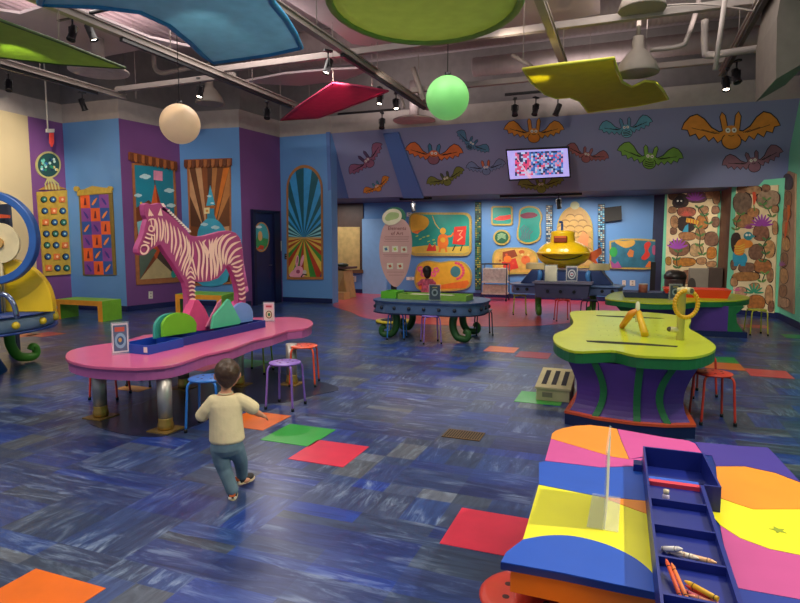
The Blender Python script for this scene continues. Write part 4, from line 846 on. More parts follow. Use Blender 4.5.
S = [([(118,60),(112,95),(122,90),(130,95),(118,60)],4),
 ([(192,110),(200,160),(196,215),(186,250)],9),([(215,118),(226,170),(228,225),(222,265)],10),([(240,135),(250,190),(252,250),(248,320)],9),([(262,155),(272,210),(276,260),(262,330)],9),([(205,130),(212,180),(210,230),(214,262)],5),
 ([(168,105),(178,140),(182,190),(178,250)],8),([(150,112),(160,150),(162,200),(158,255)],9),
 ([(285,165),(300,220),(302,270),(282,330),(272,370)],10),([(310,190),(328,240),(330,290),(308,350),(292,400)],10),([(335,215),(348,270),(346,320),(326,370),(306,430)],10),([(300,240),(310,290),(298,340)],5),
 ([(352,240),(360,300),(352,350),(330,400),(318,455)],9),([(374,250),(378,320),(364,370),(340,430),(335,462)],8),
 ([(365,330),(352,400),(338,462)],5),([(370,340),(384,400),(398,455)],8),([(355,420),(364,405),(376,425),(384,448)],6),
 ([(342,455),(362,432),(386,455),(392,480)],7),([(340,478),(362,462),(388,480)],8),
 ([(390,250),(412,310),(414,370),(408,430),(412,485)],11),([(412,242),(438,300),(440,370),(432,430),(436,490)],11),([(432,250),(458,330),(462,400),(456,488)],10),
 ([(456,238),(440,260),(462,300),(470,350)],8),([(474,236),(478,280),(470,330)],8),([(496,232),(486,290),(484,350),(488,420),(486,484)],13),
 ([(522,222),(502,270),(498,330),(508,400),(506,472)],12),([(560,210),(522,250),(514,310),(526,370),(522,430),(520,462)],12),
 ([(604,200),(562,225),(538,270),(536,330),(546,390),(545,430)],13),([(640,216),(590,240),(562,290),(556,340),(562,390)],12),([(664,248),(614,270),(584,310),(572,360),(575,395)],12),([(672,285),(630,305),(600,345),(585,390)],11),
 ([(662,335),(620,350),(594,385)],9),([(675,362),(640,376),(604,392)],10),([(680,385),(650,405),(615,402)],9),([(610,425),(640,432),(672,410)],10),([(624,455),(650,456),(678,440)],10),([(634,482),(655,486),(682,470)],9),([(642,510),(662,512),(686,498)],9),([(648,536),(668,540),(690,524)],9),([(650,562),(670,568),(692,552)],9),([(652,592),(672,598),(694,582)],9),
 ([(346,500),(368,492),(388,502)],9),([(348,525),(368,516),(390,526)],9),([(350,550),(370,542),(391,552)],9),([(352,576),(372,568),(392,578)],9),([(353,602),(373,594),(393,604)],9),([(354,630),(374,622),(394,632)],9),
 ([(105,130),(112,118),(140,118),(144,160),(140,190)],6),([(112,150),(108,180),(130,188),(134,165),(120,155),(112,165)],7),([(92,200),(110,208),(140,215)],8),([(82,222),(104,232),(135,236)],8),([(72,248),(92,256),(112,262)],8),
 ([(122,215),(126,250),(122,285)],7),([(140,200),(142,240),(140,275)],7),([(56,296),(64,276),(90,272),(104,290),(92,318),(70,324),(57,310),(57,295)],9),([(118,118),(124,150)],5)]
m = MB(ZC)
for si, (pts, w) in enumerate(S):
    pp = curve(pts, 5, False) if len(pts) > 2 else pts; n = len(pp); L = []; R = []
    for i, (x, y) in enumerate(pp):
        xa, ya_ = pp[max(i-1,0)]; xb, yb_ = pp[min(i+1,n-1)]; dx, dy = xb-xa, yb_-ya_; d = math.hypot(dx,dy) or 1; ww = w*.62*max(.18, min(1, math.sin(PI*(i+.5)/n)*1.5)); L.append((x-dy/d*ww, y+dx/d*ww)); R.append((x+dy/d*ww, y-dx/d*ww))
    m.add([p+V(.002+.00025*si,0,0) for p in zp(L+R)], [[i,i+1,n+i+1,n+i] for i in range(n-1)])
for pts in ([(108,96),(114,50),(142,94)],[(166,92),(184,46),(196,96)]): m.sheet([p+V(.003,0,0) for p in zp(pts)])
m.build('stripes', t)
MB(mat('#d8487c',.5)).prism([AX(x,y,ZX+.08) for x,y in ((184,332),(187,320),(192,308),(195,300),(199,300),(206,310),(214,330))], (-.10,0,0)).build('base_mound', t, .005)
MB(mat('#c84484',.5)).prism([AX(x,y,ZX+.03) for x,y in ((233,322),(238,306),(242,301),(248,306),(254,321))], (-.14,0,0)).build('base_mound', t, .005)
# acrylic sign holders
ACR = mat('#dfe8ea', .08, var=0, alpha=.22); 
def sign_holder(c, w, h, rz, label, art=0, paper='#d8d0d4', base_d=.08):
    t = thing('sign_holder', label, 'sign holder', c); u = V(math.cos(rz), math.sin(rz), 0); n = V(u.y, -u.x, 0); c = Vector(c)
    MB(ACR).prism([c-u*w/2+V(0,0,.006), c+u*w/2+V(0,0,.006), c+u*w/2+V(0,0,h), c-u*w/2+V(0,0,h)], n*.004).build('acrylic_plate', t)
    MB(ACR).prism([c-u*w/2-n*base_d/2, c+u*w/2-n*base_d/2, c+u*w/2+n*base_d/2, c-u*w/2+n*base_d/2], V(0,0,.005)).build('foot', t)
    if art:
        q = lambda a, b, l=0: c + u*w*a + V(0,0,h*b) - n*(.001) if l < 0 else c + u*w*a + V(0,0,h*b) + n*(.0045+.0008*l)
        m = MB(mat(paper,.6)); m.prism([q(-.44,.06), q(.44,.06), q(.44,.95), q(-.44,.95)], n*.0004)
        def e(cx, cy, rx, ry, col, l): m.use(mat(col,.6)).sheet([q(cx+rx*math.cos(k*PI/10), cy+ry*math.sin(k*PI/10), l) for k in range(20)])
        def r(x0,x1,y0,y1,col,l): m.use(mat(col,.6)).sheet([q(x0,y0,l),q(x1,y0,l),q(x1,y1,l),q(x0,y1,l)])
        if art == 1:
            r(-.38,.38,.1,.9,'#5a6a88',1); e(0,.42,.32,.24,'#8cb0c8',2); e(0,.42,.2,.14,'#3c5c84',3); e(-.02,.44,.1,.07,'#c8a05c',4); r(-.3,.25,.7,.84,'#c85c48',2)
        elif art == 2:
            r(-.38,.38,.1,.9,'#e8b8c0',1); r(-.34,.34,.12,.62,'#d8d0c0',2); e(0,.36,.27,.2,'#7a4030',3); e(0,.36,.2,.15,'#e8d8b0',4); e(.02,.36,.12,.09,'#3c7c4c',5); r(-.25,.25,.72,.82,'#c04858',3)
        elif art == 3:
            r(-.38,.38,.1,.9,'#3c4854',1); e(0,.5,.26,.22,'#8c9898',2); e(0,.5,.15,.12,'#2c3c3c',3); r(-.2,.2,.78,.84,'#a89858',2)
        elif art == 4:
            r(-.4,.4,.1,.9,'#58607c',1); e(0,.48,.32,.3,'#d8d8dc',2); e(0,.48,.24,.22,'#58506c',3); e(0,.48,.16,.14,'#d8dce4',4); r(-.1,.1,.44,.52,'#c05068',5)
        m.build('paper_insert', t)
    return t
sg = G(121,354,tz)
sign_holder((sg.x, sg.y, tz), .15, .30, .95, 'clear sign holder with round drawing at the left end of the pink table', 1)
sg = G(265,322,tz); sign_holder((sg.x+.03, sg.y+.05, tz), .15, .26, .4, 'clear sign holder with pink sheet at the right end of the blue tray', 2)
# ---- kiosk at the left edge
kc = V(-7.66, 4.56, 0)
t = thing('round_kiosk', 'round kiosk table with yellow knobs around its rim at the left edge', 'kiosk', kc)
MB(mat('#7c98b0',.4,var=.06)).lathe([(1.12,.58),(1.17,.60),(1.17,.74),(1.12,.755)], kc, n=64).build('rim', t)
MB(mat('#26468c',.35)).lathe([(1.13,.755),(1.2,.757),(1.2,.775),(.001,.775)], kc, n=64).build('table_top', t); MB(mat('#26468c',.35)).lathe([(1.1,.575),(1.2,.56),(1.2,.58),(1.1,.585)], kc, n=64).build('lower_band', t)
MB(mat('#2c6cb0',.4)).lathe([(.001,.0),(.62,.0),(.5,.25),(.48,.58)], kc, n=40).build('pedestal', t)
for k in range(18):
    a = k*PI/9 - .3; MB(mat('#e8c82c',.35)).ball(kc+V(1.185*math.cos(a),1.185*math.sin(a),.665), .045, 14, 8).build('knob', t)
GRN = mat('#5cb034',.4,var=.08)
def scroll(c, d, h, m_, r=.06, out=.4, name='leg', par=None):
    d = V(*d).normalized(); c = Vector(c); pts = [(0,h),(-.03,h*.75),(-.02,h*.45),(out*.18,h*.2),(out*.5,r*1.15),(out*.82,r*1.1),(out*.98,r*1.7),(out*.98,r*2.8),(out*.84,r*3.3),(out*.74,r*2.6)]
    pp = curve(pts, 5, False); n = len(pp)
    mb = MB(m_).tube([c + d*x + V(0,0,z) for x, z in pp], [r*(1.15-.45*i/n) for i in range(n)], 12); return mb.build(name, par)
fk = G(34,361); dv = V(fk.x-kc.x, fk.y-kc.y, 0)
for a in (0, 2.09, 4.19):
    d = Matrix.Rotation(a, 3, 'Z') @ dv; scroll(kc + d.normalized()*(d.length-.26), d, .57, GRN, .062, .30, par=t)
# kiosk ring and discs
fwd = V(FW.x, FW.y, 0).normalized()
def atd(px, py, dep): d = FW + RT*((px-CX)/F_) + UP*((CY-py)/F_); return EYE + d*dep
dk = 6.95; sc = dk/F_
rc = atd(-8, 238, dk-.1)
t = thing('ring_frame', 'large blue ring standing on the kiosk at the left edge', 'ring', rc-V(0,0,46*sc))
m = MB(mat('#3464ac',.35)); R0, R1 = 46*sc, 38.5*sc; n = 56
u, w_ = RT, V(0,0,1); fr_ = []
vs = []
for k in range(n):
    a = 2*PI*k/n; e_ = u*math.cos(a)+w_*math.sin(a)
    for r, y in ((R0,-.05),(R0,.05),(R1,.05),(R1,-.05)): vs.append(rc+e_*r+fwd*y)
m.add(vs, [[4*k+i, 4*k+(i+1)%4, 4*((k+1)%n)+(i+1)%4, 4*((k+1)%n)+i] for k in range(n) for i in range(4)]); m.build('ring', t, .012)
m = MB(mat('#3464ac',.35)).tube([rc-V(0,0,R1), V(rc.x,rc.y,.775)], .05, 12); m.build('post', t)
dc = atd(-1, 243, dk); m = MB(mat('#f0dca8',.4)).cyl(dc, 20*sc, .03, fwd, 48); d_ = m.build('round_disc', None); tag(d_, 'cream round disc inside the blue ring', 'disc')
MB(mat('#d8a85c',.4)).cyl(dc-fwd*.03, 5*sc, .03, fwd, 32).build('hub', d_); MB(mat('#c8b890',.4)).tube([dc+fwd*.015-V(0,0,19*sc), V(dc.x+fwd.x*.015,dc.y+fwd.y*.015,.775)], .018, 8).build('disc_post', d_)
yc = atd(-2, 316, dk+.15); yc.z = .776
m = MB(mat('#ecc41c',.4,coat=.2,var=.04)); R = 57*sc; m.prism([yc + u*R*math.cos(PI*k/32)*.99 + w_*R*.98*math.sin(PI*k/32)**.8 for k in range(33)], fwd*.09); tag(m.build('half_disc', bevel=.01), 'big yellow half disc standing on the kiosk behind the blue ring', 'board')
cc = atd(4, 316, dk-.5); cc.z = .776
m = MB(mat('#8c98b4',.15,.9)); m.tube([cc + u*.14*math.cos(PI*k/16) + w_*.27*math.sin(PI*k/16) for k in range(17)], .028, 12); tag(m.build('chrome_arch'), 'small shiny chrome arch standing on the kiosk in front of the yellow disc', 'arch')
q = atd(4, 218, dk+1.6); m = MB(mat('#3c4458')).box(q.x-.1,q.x+.1,q.y,q.y+.05,0,q.z+.2); tag(m.build('display_stand'), 'dark narrow display stand seen through the blue ring', 'stand')
m = MB(mat('#e8582c')).prism([atd(-4,214,dk+1.4),atd(9,215,dk+1.4),atd(9,218,dk+1.4),atd(-4,218,dk+1.4)], fwd*.03); tag(m.build('orange_shelf'), 'small orange shelf board seen through the blue ring', 'shelf')
MB(mat('#3c4458')).box(q.x-.03,q.x+.03,q.y-.3,q.y,q.z-.02,q.z+.0).build('shelf_arm', bpy.data.objects['orange_shelf'])
# ---- centre table with bolts
def rbox(cx, cy, hx, hy, r, n=6):
    o = []
    for sx, sy, a in ((1,-1,-PI/2),(1,1,0),(-1,1,PI/2),(-1,-1,PI)):
        for k in range(n+1): w = a+PI/2*k/n; o.append((cx+sx*(hx-r)+r*math.cos(w), cy+sy*(hy-r)+r*math.sin(w)))
    return o
cx_, cy_ = -3.12, 9.55
t = thing('bolted_table', 'blue table with a bolted metal rim and green curled legs in the middle', 'table', (cx_,cy_,0))
z1 = .62
o = rbox(cx_, cy_, .97, .68, .5)
MB(mat('#2c4470',.35)).prism([(x,y,z1) for x,y in o], (0,0,.03)).build('table_top', t)
MB(mat('#50688c',.4,var=.08)).prism([(cx_+(x-cx_)*.97, cy_+(y-cy_)*.97, z1-.16) for x,y in o], (0,0,.16)).build('rim', t)
MB(mat('#1c2848',.4)).prism([(x,y,z1-.18) for x,y in o], (0,0,.02)).build('lower_band', t)
per = [(cx_+(x-cx_)*.975, cy_+(y-cy_)*.975) for x,y in o]; seg = []
for i in range(len(per)):
    a, b = per[i], per[(i+1)%len(per)]; seg.append((math.hypot(b[0]-a[0], b[1]-a[1]), a, b))
tot = sum(s[0] for s in seg); nb = 22
for k in range(nb):
    d = tot*(k+.5)/nb
    for L_, a, b in seg:
        if d <= L_: f = d/L_; MB(mat('#1c2030',.4)).ball((a[0]+(b[0]-a[0])*f, a[1]+(b[1]-a[1])*f, z1-.08), .032, 10, 6).build('bolt', t); break
        d -= L_
DG = mat('#2c5c24',.4,var=.1)
for x, y, dx, dy in ((-2.60,9.15,.9,-.1),(-3.64,9.15,-.9,-.1),(-2.65,9.95,.9,.2),(-3.64,9.95,-.9,.3)): scroll((x,y,0), (dx,dy,0), z1-.17, DG, .058, .24, par=t)
zt = z1+.03
gt = tray('green_tray', -3.65, -2.45, 9.3, 9.75, zt, zt+.09, '#7ca83c', 'long green tray lying on the bolted blue table')
gt2 = tray('green_tray', -3.98, -3.70, 9.35, 9.75, zt, zt+.12, '#5cb024', 'bright green small tray at the left end of the bolted table')
MB(mat('#b8b09c')).box(-3.5,-2.75,9.42,9.65,zt+.011,zt+.075).build('paper_stack'); tag(bpy.data.objects['paper_stack'], 'pale stack of paper in the long green tray', 'paper')
sign_holder((-2.98,9.27,zt), .2, .27, .33, 'sign holder with a dark grey sheet on the bolted table', 3, '#3c4854')
# ---- information sign
sx, sy = -4.42, 11.0
t = thing('information_sign', 'tall pink oval sign headed Elements of Art with a round painter palette on top', 'sign', (sx,sy,0))
MB(mat('#1c1c22',.4)).lathe([(.26,.0),(.27,.05),(.2,.07),(.05,.09),(.045,.4)], (sx,sy,0), n=32).build('base', t)
MB(mat('#d8c430',.4)).lathe([(.32,.0),(.35,.015),(.35,.05),(.28,.055)], (sx,sy,0), n=40).build('yellow_base_ring', t)
MB(mat('#1c1c22')).box(sx-.05,sx+.05,sy+.02,sy+.08,.07,2.1).build('post', t)
ci = Canvas(V(sx,sy,0), -fwd)
m = MB(mat('#c89894',.5,var=.05)); ov_ = curve([(380,240),(384,226),(392,220),(402,219),(409,226),(412,240),(411,256),(408,270),(403,280),(396,287),(388,281),(382,268),(379.5,254)],4); ci.slab(m, ov_, mat('#cc9c94',.5,var=.04), 0, 8); m.build('oval_board', t)
m = MB(BLACK); ci.slab(m, [(395+11*math.cos(k*PI/12), 217+10*math.sin(k*PI/12)) for k in range(24)], mat('#2c6c50',.5), 0, 7); m.build('palette_back', t)
m = MB(BLACK); ci.slab(m, [(392+10*math.cos(k*PI/12)*math.cos(.3)+7*math.sin(k*PI/12)*math.sin(.3), 217-10*math.cos(k*PI/12)*math.sin(.3)+7.6*math.sin(k*PI/12)) for k in range(24)], mat('#e0d4b4',.5), 8.5, 12)
ci.poly(m, curve([(385,218),(389,213),(395,212.5),(399,214),(398,218),(392,220),(387,221)],3), mat('#a8b878'), 12.5); m.build('palette', t)
m = MB(BLACK); u_ = V(RT.x,RT.y,0).normalized(); w1_ = 11.9/F_
text_mesh(m, 'Elements\nof Art', ci.pt(397,231,8.6), u_, (0,0,1), .10, mat('#701c20',.5))
for y, a, b in ((236.5,385,409),(238,384,409),(239.5,385,408),(241.3,384,409)): ci.line(m, [(a,y),(b,y)], .45, mat('#a87470'), 8.6)
for x, y in ((386,249),(395,249),(404,249.5),(390,266),(400,266)):
    ci.poly(m, [(x-3,y-3),(x+3,y-3),(x+3,y+3),(x-3,y+3)], mat('#d8d0b8'), 8.6); ci.poly(m, [(x-1.8,y-.5),(x+.5,y-1.8),(x+1.8,y+.8),(x-.3,y+1.8)], mat(['#3c6c8c','#c0502c','#4c9c5c','#a85030','#b0c04c'][(x+y).__int__()%5]), 9.2)
for y, a, b in ((254.5,383,409),(256,384,408),(272,387,404),(275,389,403)): ci.line(m, [(a,y),(b,y)], .45, mat('#a87470'), 8.6)
m.build('printed_graphics', t)
# ---- desk and ramp in the alcove left
a = G(345,298); dx0, dy0 = a.x, a.y
t = thing('wooden_desk', 'light wooden counter unit in the corridor recess left of the pink sign', 'desk', (dx0,dy0,0))
q0, q1 = AY(333,268,15.3), AY(347,268,15.3)
MB(mat('#c8a060',.5,var=.15)).prism([(q0.x-.6,15.3,0),(q1.x,15.3,0),(q1.x-.12,15.3,.8),(q0.x-.6,15.3,.85)], (0,.6,0)).build('body', t); MB(WOODB).box(q0.x-.62,q1.x+.02,15.25,15.95,.85,.91).build('desk_top', t)
MB(mat('#b8884c')).prism([(q0.x+.1,15.29,.1),(q1.x-.05,15.29,.1),(q1.x-.1,15.29,.7)], (0,-.02,0)).build('triangle_panel', t)
MB(mat('#d8a868',.5)).box(q0.x-.5,q1.x+.1,14.9,15.25,.0,.2).build('step', t)
m = MB(mat('#2c3424')).ball((q0.x+.2,15.5,.96),(.2,.12,.06)); tag(m.build('dark_object'), 'small dark bundle lying on the wooden counter unit', 'bundle')
# ---- rolling cart
c0, c1_ = G(484,300), G(508,300)
t = thing('rolling_cart', 'white wire cart with shelves and wheels by the dark green strip', 'cart', ((c0.x+c1_.x)/2,16.3,0))
x0, x1 = AY(482,290,16.2).x, AY(507,290,16.2).x
m = MB(mat('#3c3c40',.4,.5))
for x in (x0,x1):
    for y in (16.1,16.5): m.tube([(x,y,.1),(x,y,1.02)], .014, 8)
m.tube([(x0,16.1,1.02),(x1,16.1,1.02),(x1,16.5,1.02),(x0,16.5,1.02)], .014, 8, closed=True); m.build('frame', t)
for z in (.18,.5): MB(mat('#d8d0c4',.5,var=.15,scale=12)).box(x0,x1,16.1,16.5,z,z+.04).build('shelf', t)
MB(mat('#cdc2b0',.6,var=.2,scale=12)).box(x0+.03,x1-.03,16.13,16.47,.22,.44).build('lower_bin', t); MB(mat('#ccc8c0',.6,var=.2,scale=16)).box(x0+.03,x1-.03,16.13,16.47,.54,.9).build('upper_bin', t)
for x in (x0,x1):
    for y in (16.1,16.5): MB(BLACK).cyl((x-.015,y,.05), .05, .03, (1,0,0), 14).build('wheel', t)
# ---- submarine table
sx0 = AY(562,300,12.9).x; Yc = 13.3
t = thing('submarine_table', 'dark blue boat shaped table with a bolted prow box under the yellow submarine', 'table', (sx0,Yc,0))
DB = mat('#2a3c6c',.4,var=.1); GB = mat('#5c6c98',.4,var=.08); PB = mat('#4a4868',.45,var=.08)
MB(GB).prism([(sx0-1.05,12.95,.5),(sx0+1.12,12.95,.5),(sx0+1.2,13.3,.5),(sx0+.9,14.0,.5),(sx0-.9,14.0,.5),(sx0-1.15,13.3,.5)], (0,0,.18)).build('rim', t, .02)
MB(mat('#7088b8',.35)).prism([(sx0-1.08,12.9,.68),(sx0+1.15,12.9,.68),(sx0+1.25,13.3,.68),(sx0+.92,14.05,.68),(sx0-.92,14.05,.68),(sx0-1.2,13.3,.68)], (0,0,.03)).build('table_top', t)
MB(PB).prism([(sx0-.50,12.55,.46),(sx0+.54,12.55,.46),(sx0+.58,12.55,.76),(sx0-.54,12.55,.76)], (0,.5,0)).build('prow_box', t, .01)
MB(mat('#8c88a0')).box(sx0-.58,sx0+.62,12.5,13.1,.76,.79).build('prow_lid', t)
for x in (-.26,.0,.27): MB(BLACK).cyl((sx0+x,12.55,.6), .035, .02, (0,-1,0), 14).build('bolt', t)
for x in (-.95,-.75,.8,1.0): MB(BLACK).cyl((sx0+x,12.95,.6), .035, .02, (0,-1,0), 14).build('bolt', t)
MB(DB).prism([(sx0-.95,13.2,.71),(sx0+1.0,13.2,.71),(sx0+.75,13.2,1.02),(sx0-.7,13.2,1.02)], (0,.7,0)).build('deck_house', t, .02)
for x, d in ((-.55,-1),(.6,1)): scroll((sx0+x,13.3,0), (d*-.2,-.9,0), .5, mat('#4c8c30',.4,var=.1), .065, .3, par=t)
for x, lab in ((-.62,'left'),(.72,'right')):
    m = MB(mat('#c8b480',.5,var=.12)).box(sx0+x-.2,sx0+x+.2,13.18,13.5,1.021,1.16); tag(m.build('wooden_block', bevel=.01), 'pale wooden block at the %s side of the yellow submarine' % lab, 'block')
for x, lab in ((-.52,'left'),(.52,'right')):
    m = MB(mat('#3c78b8',.4)).tube(curve([(sx0+x,13.12,1.0),(sx0+x-.05*x,13.08,.92),(sx0+x*1.0,13.1,.80),(sx0+x*1.1,13.1,.75)],4,False), [.035,.04,.045,.05,.05,.05,.05,.045,.04,.03,.03,.02,.02][:13], 10); tag(m.build('blue_fin'), 'small curved blue fin at the %s of the submarine front' % lab, 'fin')
YS = mat('#ffcf10',.35,coat=.3,var=.05)
sc_ = V(AY(563,255,13.35).x,13.4,AY(563,254,13.35).z)
t = thing('yellow_submarine', 'smiling yellow submarine model with a round tower in front of the arched panel', 'submarine model', sc_-V(0,0,.25))
MB(YS).ball(sc_+V(0,0,-.0), (.56,.42,.31), 40, 24).build('hull', t); MB(YS).lathe([(.54,-.03),(.575,-.012),(.575,.012),(.54,.03)], sc_+V(0,0,.02), n=48).build('hull_band', t)
for x in (-.25,.12): MB(mat('#fff4c0',.2,emit=.6)).ball(sc_+V(x-.02,-.40,.08), (.05,.03,.04), 12, 8).build('headlamp', t)
tw = sc_+V(-.02,0,.22); 
m = MB(YS).lathe([(.28,-.02),(.27,.05),(.25,.2),(.26,.235),(.24,.27),(.15,.29),(.001,.295)], tw, n=36); m.build('tower', t)
MB(mat('#8c3414',.5)).prism([tw+V(-.16,-.30,.03), tw+V(.12,-.30,.03), tw+V(.12,-.30,.17), tw+V(-.16,-.30,.17)], (0,.12,0)).build('tower_window', t, .02)
MB(mat('#e8702c',.4)).prism([tw+V(-.14,-.305,.13), tw+V(.10,-.305,.13), tw+V(.10,-.305,.16), tw+V(-.14,-.305,.16)], (0,.02,0)).build('window_blind', t)
MB(mat('#3c5c9c',.4)).tube(curve([tw+V(-.02,0,.29),tw+V(-.02,0,.42),tw+V(-.03,-.02,.47),tw+V(-.08,-.04,.47)],4,False), .025, 10).build('periscope', t)
mp = []
for k in range(17):
    a = -1.05 + 2.1*k/16; x = .58*math.sin(a)*.9; z = -.115 + .13*(abs(a)/1.05)**2*1.0; yy = -.42*math.sqrt(max(0.02, 1-(x/.56)**2-((z)/.31)**2))-.008; mp.append(sc_+V(x,yy,z))
MB(mat('#3c2c14',.5)).tube(mp, .012, 8).build('mouth', t)
MB(mat('#d8602c',.4)).prism([sc_+V(.5,.0,.0),sc_+V(.78,.0,.15),sc_+V(.80,.0,.02),sc_+V(.68,.0,-.12),sc_+V(.76,0,-.26),sc_+V(.52,.0,-.1)], (0,.04,0)).build('tail_fin', t)
sign_holder((sx0-.22,12.7,.79), .27, .36, .3, 'sign holder with a blank pale back on the submarine table prow', 0); 
h = bpy.data.objects['sign_holder.003'] if 'sign_holder.003' in bpy.data.objects else None
c = V(sx0-.22,12.7,.79); u2 = V(math.cos(.3),math.sin(.3),0)
m = MB(mat('#dcd4bc',.6)).prism([c-u2*.12+V(0,-.006,.01), c+u2*.12+V(0,-.006,.01), c+u2*.12+V(0,-.006,.34), c-u2*.12+V(0,-.006,.34)], (0,.002,0)); m.build('paper_insert', h)
sign_holder((sx0+.2,12.72,.79), .25, .34, .3, 'sign holder with a round emblem sheet on the submarine table prow', 4)
# ---- yellow green slotted tables
YG = mat('#c8d428',.35,coat=.3,var=.04); GE = mat('#24703c',.4,var=.06); PU = mat('#553386',.4,var=.08); RDB = mat('#d8542c',.4)
def outline_table(name, label, opx, z, ap, body_pts, zin=.05, ribs=(), plinth=None):
    top = [G(x,y,z) for x, y in curve(opx, 3)]; c = sum(top, V(0,0,0))/len(top)
    t = thing(name, label, 'table', (c.x,c.y,0))
    MB(YG).prism(top, (0,0,-.02)).build('table_top', t); MB(GE).prism([c+(p-c)*.995-V(0,0,.021) for p in top], (0,0,-ap)).build('apron', t)
    return t, c
o = [(555,334),(553.5,340),(560,346),(575,351),(600,350.5),(616,350.5),(636,355),(664,356.5),(690,357),(706,354),(715,349.5),(714,344),(700,334.5),(689,328),(691,321),(688,317.5),(668,314),(635,311.5),(605,310.5),(575,311),(570,314),(573.5,322),(567,329)]
t, c = outline_table('slotted_table', 'near yellow green table with two slots over a purple ribbed base', o, .70, .085, None)
bt, bb = .595, .10
fx = [(-.46,5.30),(-.25,5.17),(.04,5.13),(.32,5.17),(.54,5.27)]
def flare(z):      # the body is pinched in the middle, wide at floor and top
    f = (z-bb)/(bt-bb); return 1 - .16*math.sin(PI*f**.8) + .05*f
bx0, bx1, by0, by1 = -.50, .57, 5.27, 7.5
cxb = (bx0+bx1)/2
bo = [(bx0,by0+.02),(cxb-.25,by0-.10),(cxb+.05,by0-.14),(cxb+.3,by0-.11),(bx1,by0-.01),(bx1-.06,6.3),(bx1,by1),(bx0,by1),(bx0+.06,6.3)]
vs = []; K = 12; n = len(bo)
for k in range(K+1):
    z = bb + (bt-bb)*k/K; s = flare(z)
    for x, y in bo: vs.append((cxb+(x-cxb)*s*.93, 6.35+(y-6.35)*(1-(1-s)*.35)*.965, z))
m = MB(PU).add(vs, [[k*n+i, k*n+(i+1)%n, (k+1)*n+(i+1)%n, (k+1)*n+i] for k in range(K) for i in range(n)]); m.build('body', t)
MB(RDB).prism([(cxb+(x-cxb)*.98, 6.35+(y-6.35)*1.0, .10) for x,y in bo], (0,0,.02)).build('red_skirt', t); MB(NAVY).prism([(cxb+(x-cxb)*.97, 6.35+(y-6.35)*.995, .0) for x,y in bo], (0,0,.10)).build('plinth', t)
for xx, yy, lean in ((cxb-.28,by0-.10,-.07),(cxb+.08,by0-.135,.0),(cxb+.33,by0-.105,.08)):
    pp = []
    for k in range(K+1):
        z = .12 + (.6-.12)*k/K; s = flare(z); pp.append((cxb+(xx-cxb)*s*.95 + lean*(.8*math.sin(PI*k/K)-.1)*-.6, 6.35+(yy-6.35)*(1-(1-s)*.35)*.965-.015, z))
    m = MB(GE); L = []
    for x, y, z in pp: L += [(x-.028,y,z),(x+.028,y,z),(x+.028,y+.05,z),(x-.028,y+.05,z)]
    m.add(L, [[4*k+i,4*k+(i+1)%4,4*(k+1)+(i+1)%4,4*(k+1)+i] for k in range(K) for i in range(4)]+[[3,2,1,0],[4*K,4*K+1,4*K+2,4*K+3]]); m.build('rib', t)
for a in ([(586,340.5),(600,340.8),(640,343),(678,346),(677,347.2),(640,345.2),(600,343),(587,341.8)],[(596,315.2),(625,316.2),(660,318),(665,318.8),(625,317.6),(597,316)]): MB(mat('#16160c',.8)).prism([G(x,y,.7005) for x,y in a], (0,0,.0008)).build('slot', t)
m = MB(mat('#6c7c10',.6))
for k in range(9):
    for j in range(4):
        p = G(596+k*8.2+j*1.5, 321+j*4.8, .7005); m.cyl(p, .006, .0008, n=8)
m.build('peg_holes', t)
# cones of pegs and bead ring
p = G(633,334,.70); t = thing('crayon_tripod', 'yellow wooden pieces leaning into an upside down V on the near slotted table', 'toy', (p.x,p.y,.7))
YW = mat('#e0b020',.4,var=.1); ap_ = V(p.x+.035,p.y+.10,.93)
MB(YW).tube([G(645,335,.72), ap_+V(.01,0,-.02)], [.035,.028], 12).build('thick_stick', t); MB(mat('#e09028',.4,var=.15)).tube([G(622,327,.72)+V(0,.05,0), ap_+V(-.06,0,-.04), ap_], [.03,.036,.022], 12).build('thick_stick', t)
MB(mat('#e8e0c0',.4)).lathe([(.02,-.12),(.022,.0),(.02,.07),(.005,.09)], ap_, n=14).build('top_peg', t)
p = G(680,340,.70); t = thing('pipe_post', 'cream pipe post with side elbows on the near slotted table', 'toy', (p.x,p.y,.7)); CR = mat('#d8cc90',.4,var=.08); s6 = (p-EYE).dot(FW)/F_
hz = (340-290)*s6
m = MB(CR).lathe([(.034,0),(.034,hz-.03),(.045,hz-.03),(.045,hz+.02),(.02,hz+.025)], p, n=20); m.tube([p+V(0,0,.09), p+V(-.09,-.02,.10)], .026, 12); m.tube([p+V(0,0,hz), p+V(.07,-.08,hz+.0)], .032, 12); m.build('pipe', t)
MB(mat('#4c4434')).ball(p+V(-.095,-.022,.10), .024, 12, 8).build('elbow_cap', t); MB(mat('#5c5440')).cyl(p+V(.07,-.08,hz), .022, .008, (.66,-.75,0), 14).build('elbow_hole', t)
rc_ = p + V(.015,-.02,(340-303)*s6); t = thing('bead_ring', 'yellow segmented ring hanging on the cream pipe post', 'toy', rc_-V(0,0,.17))
m = MB(mat('#e0a818',.4,var=.1)); 
for k in range(30): a = 2*PI*k/30; m.ball(rc_ + RT*11.3*s6*math.cos(a) + V(0,0,13.2*s6*math.sin(a)) - fwd*.05, .021, 10, 6)
m.build('beads', t)
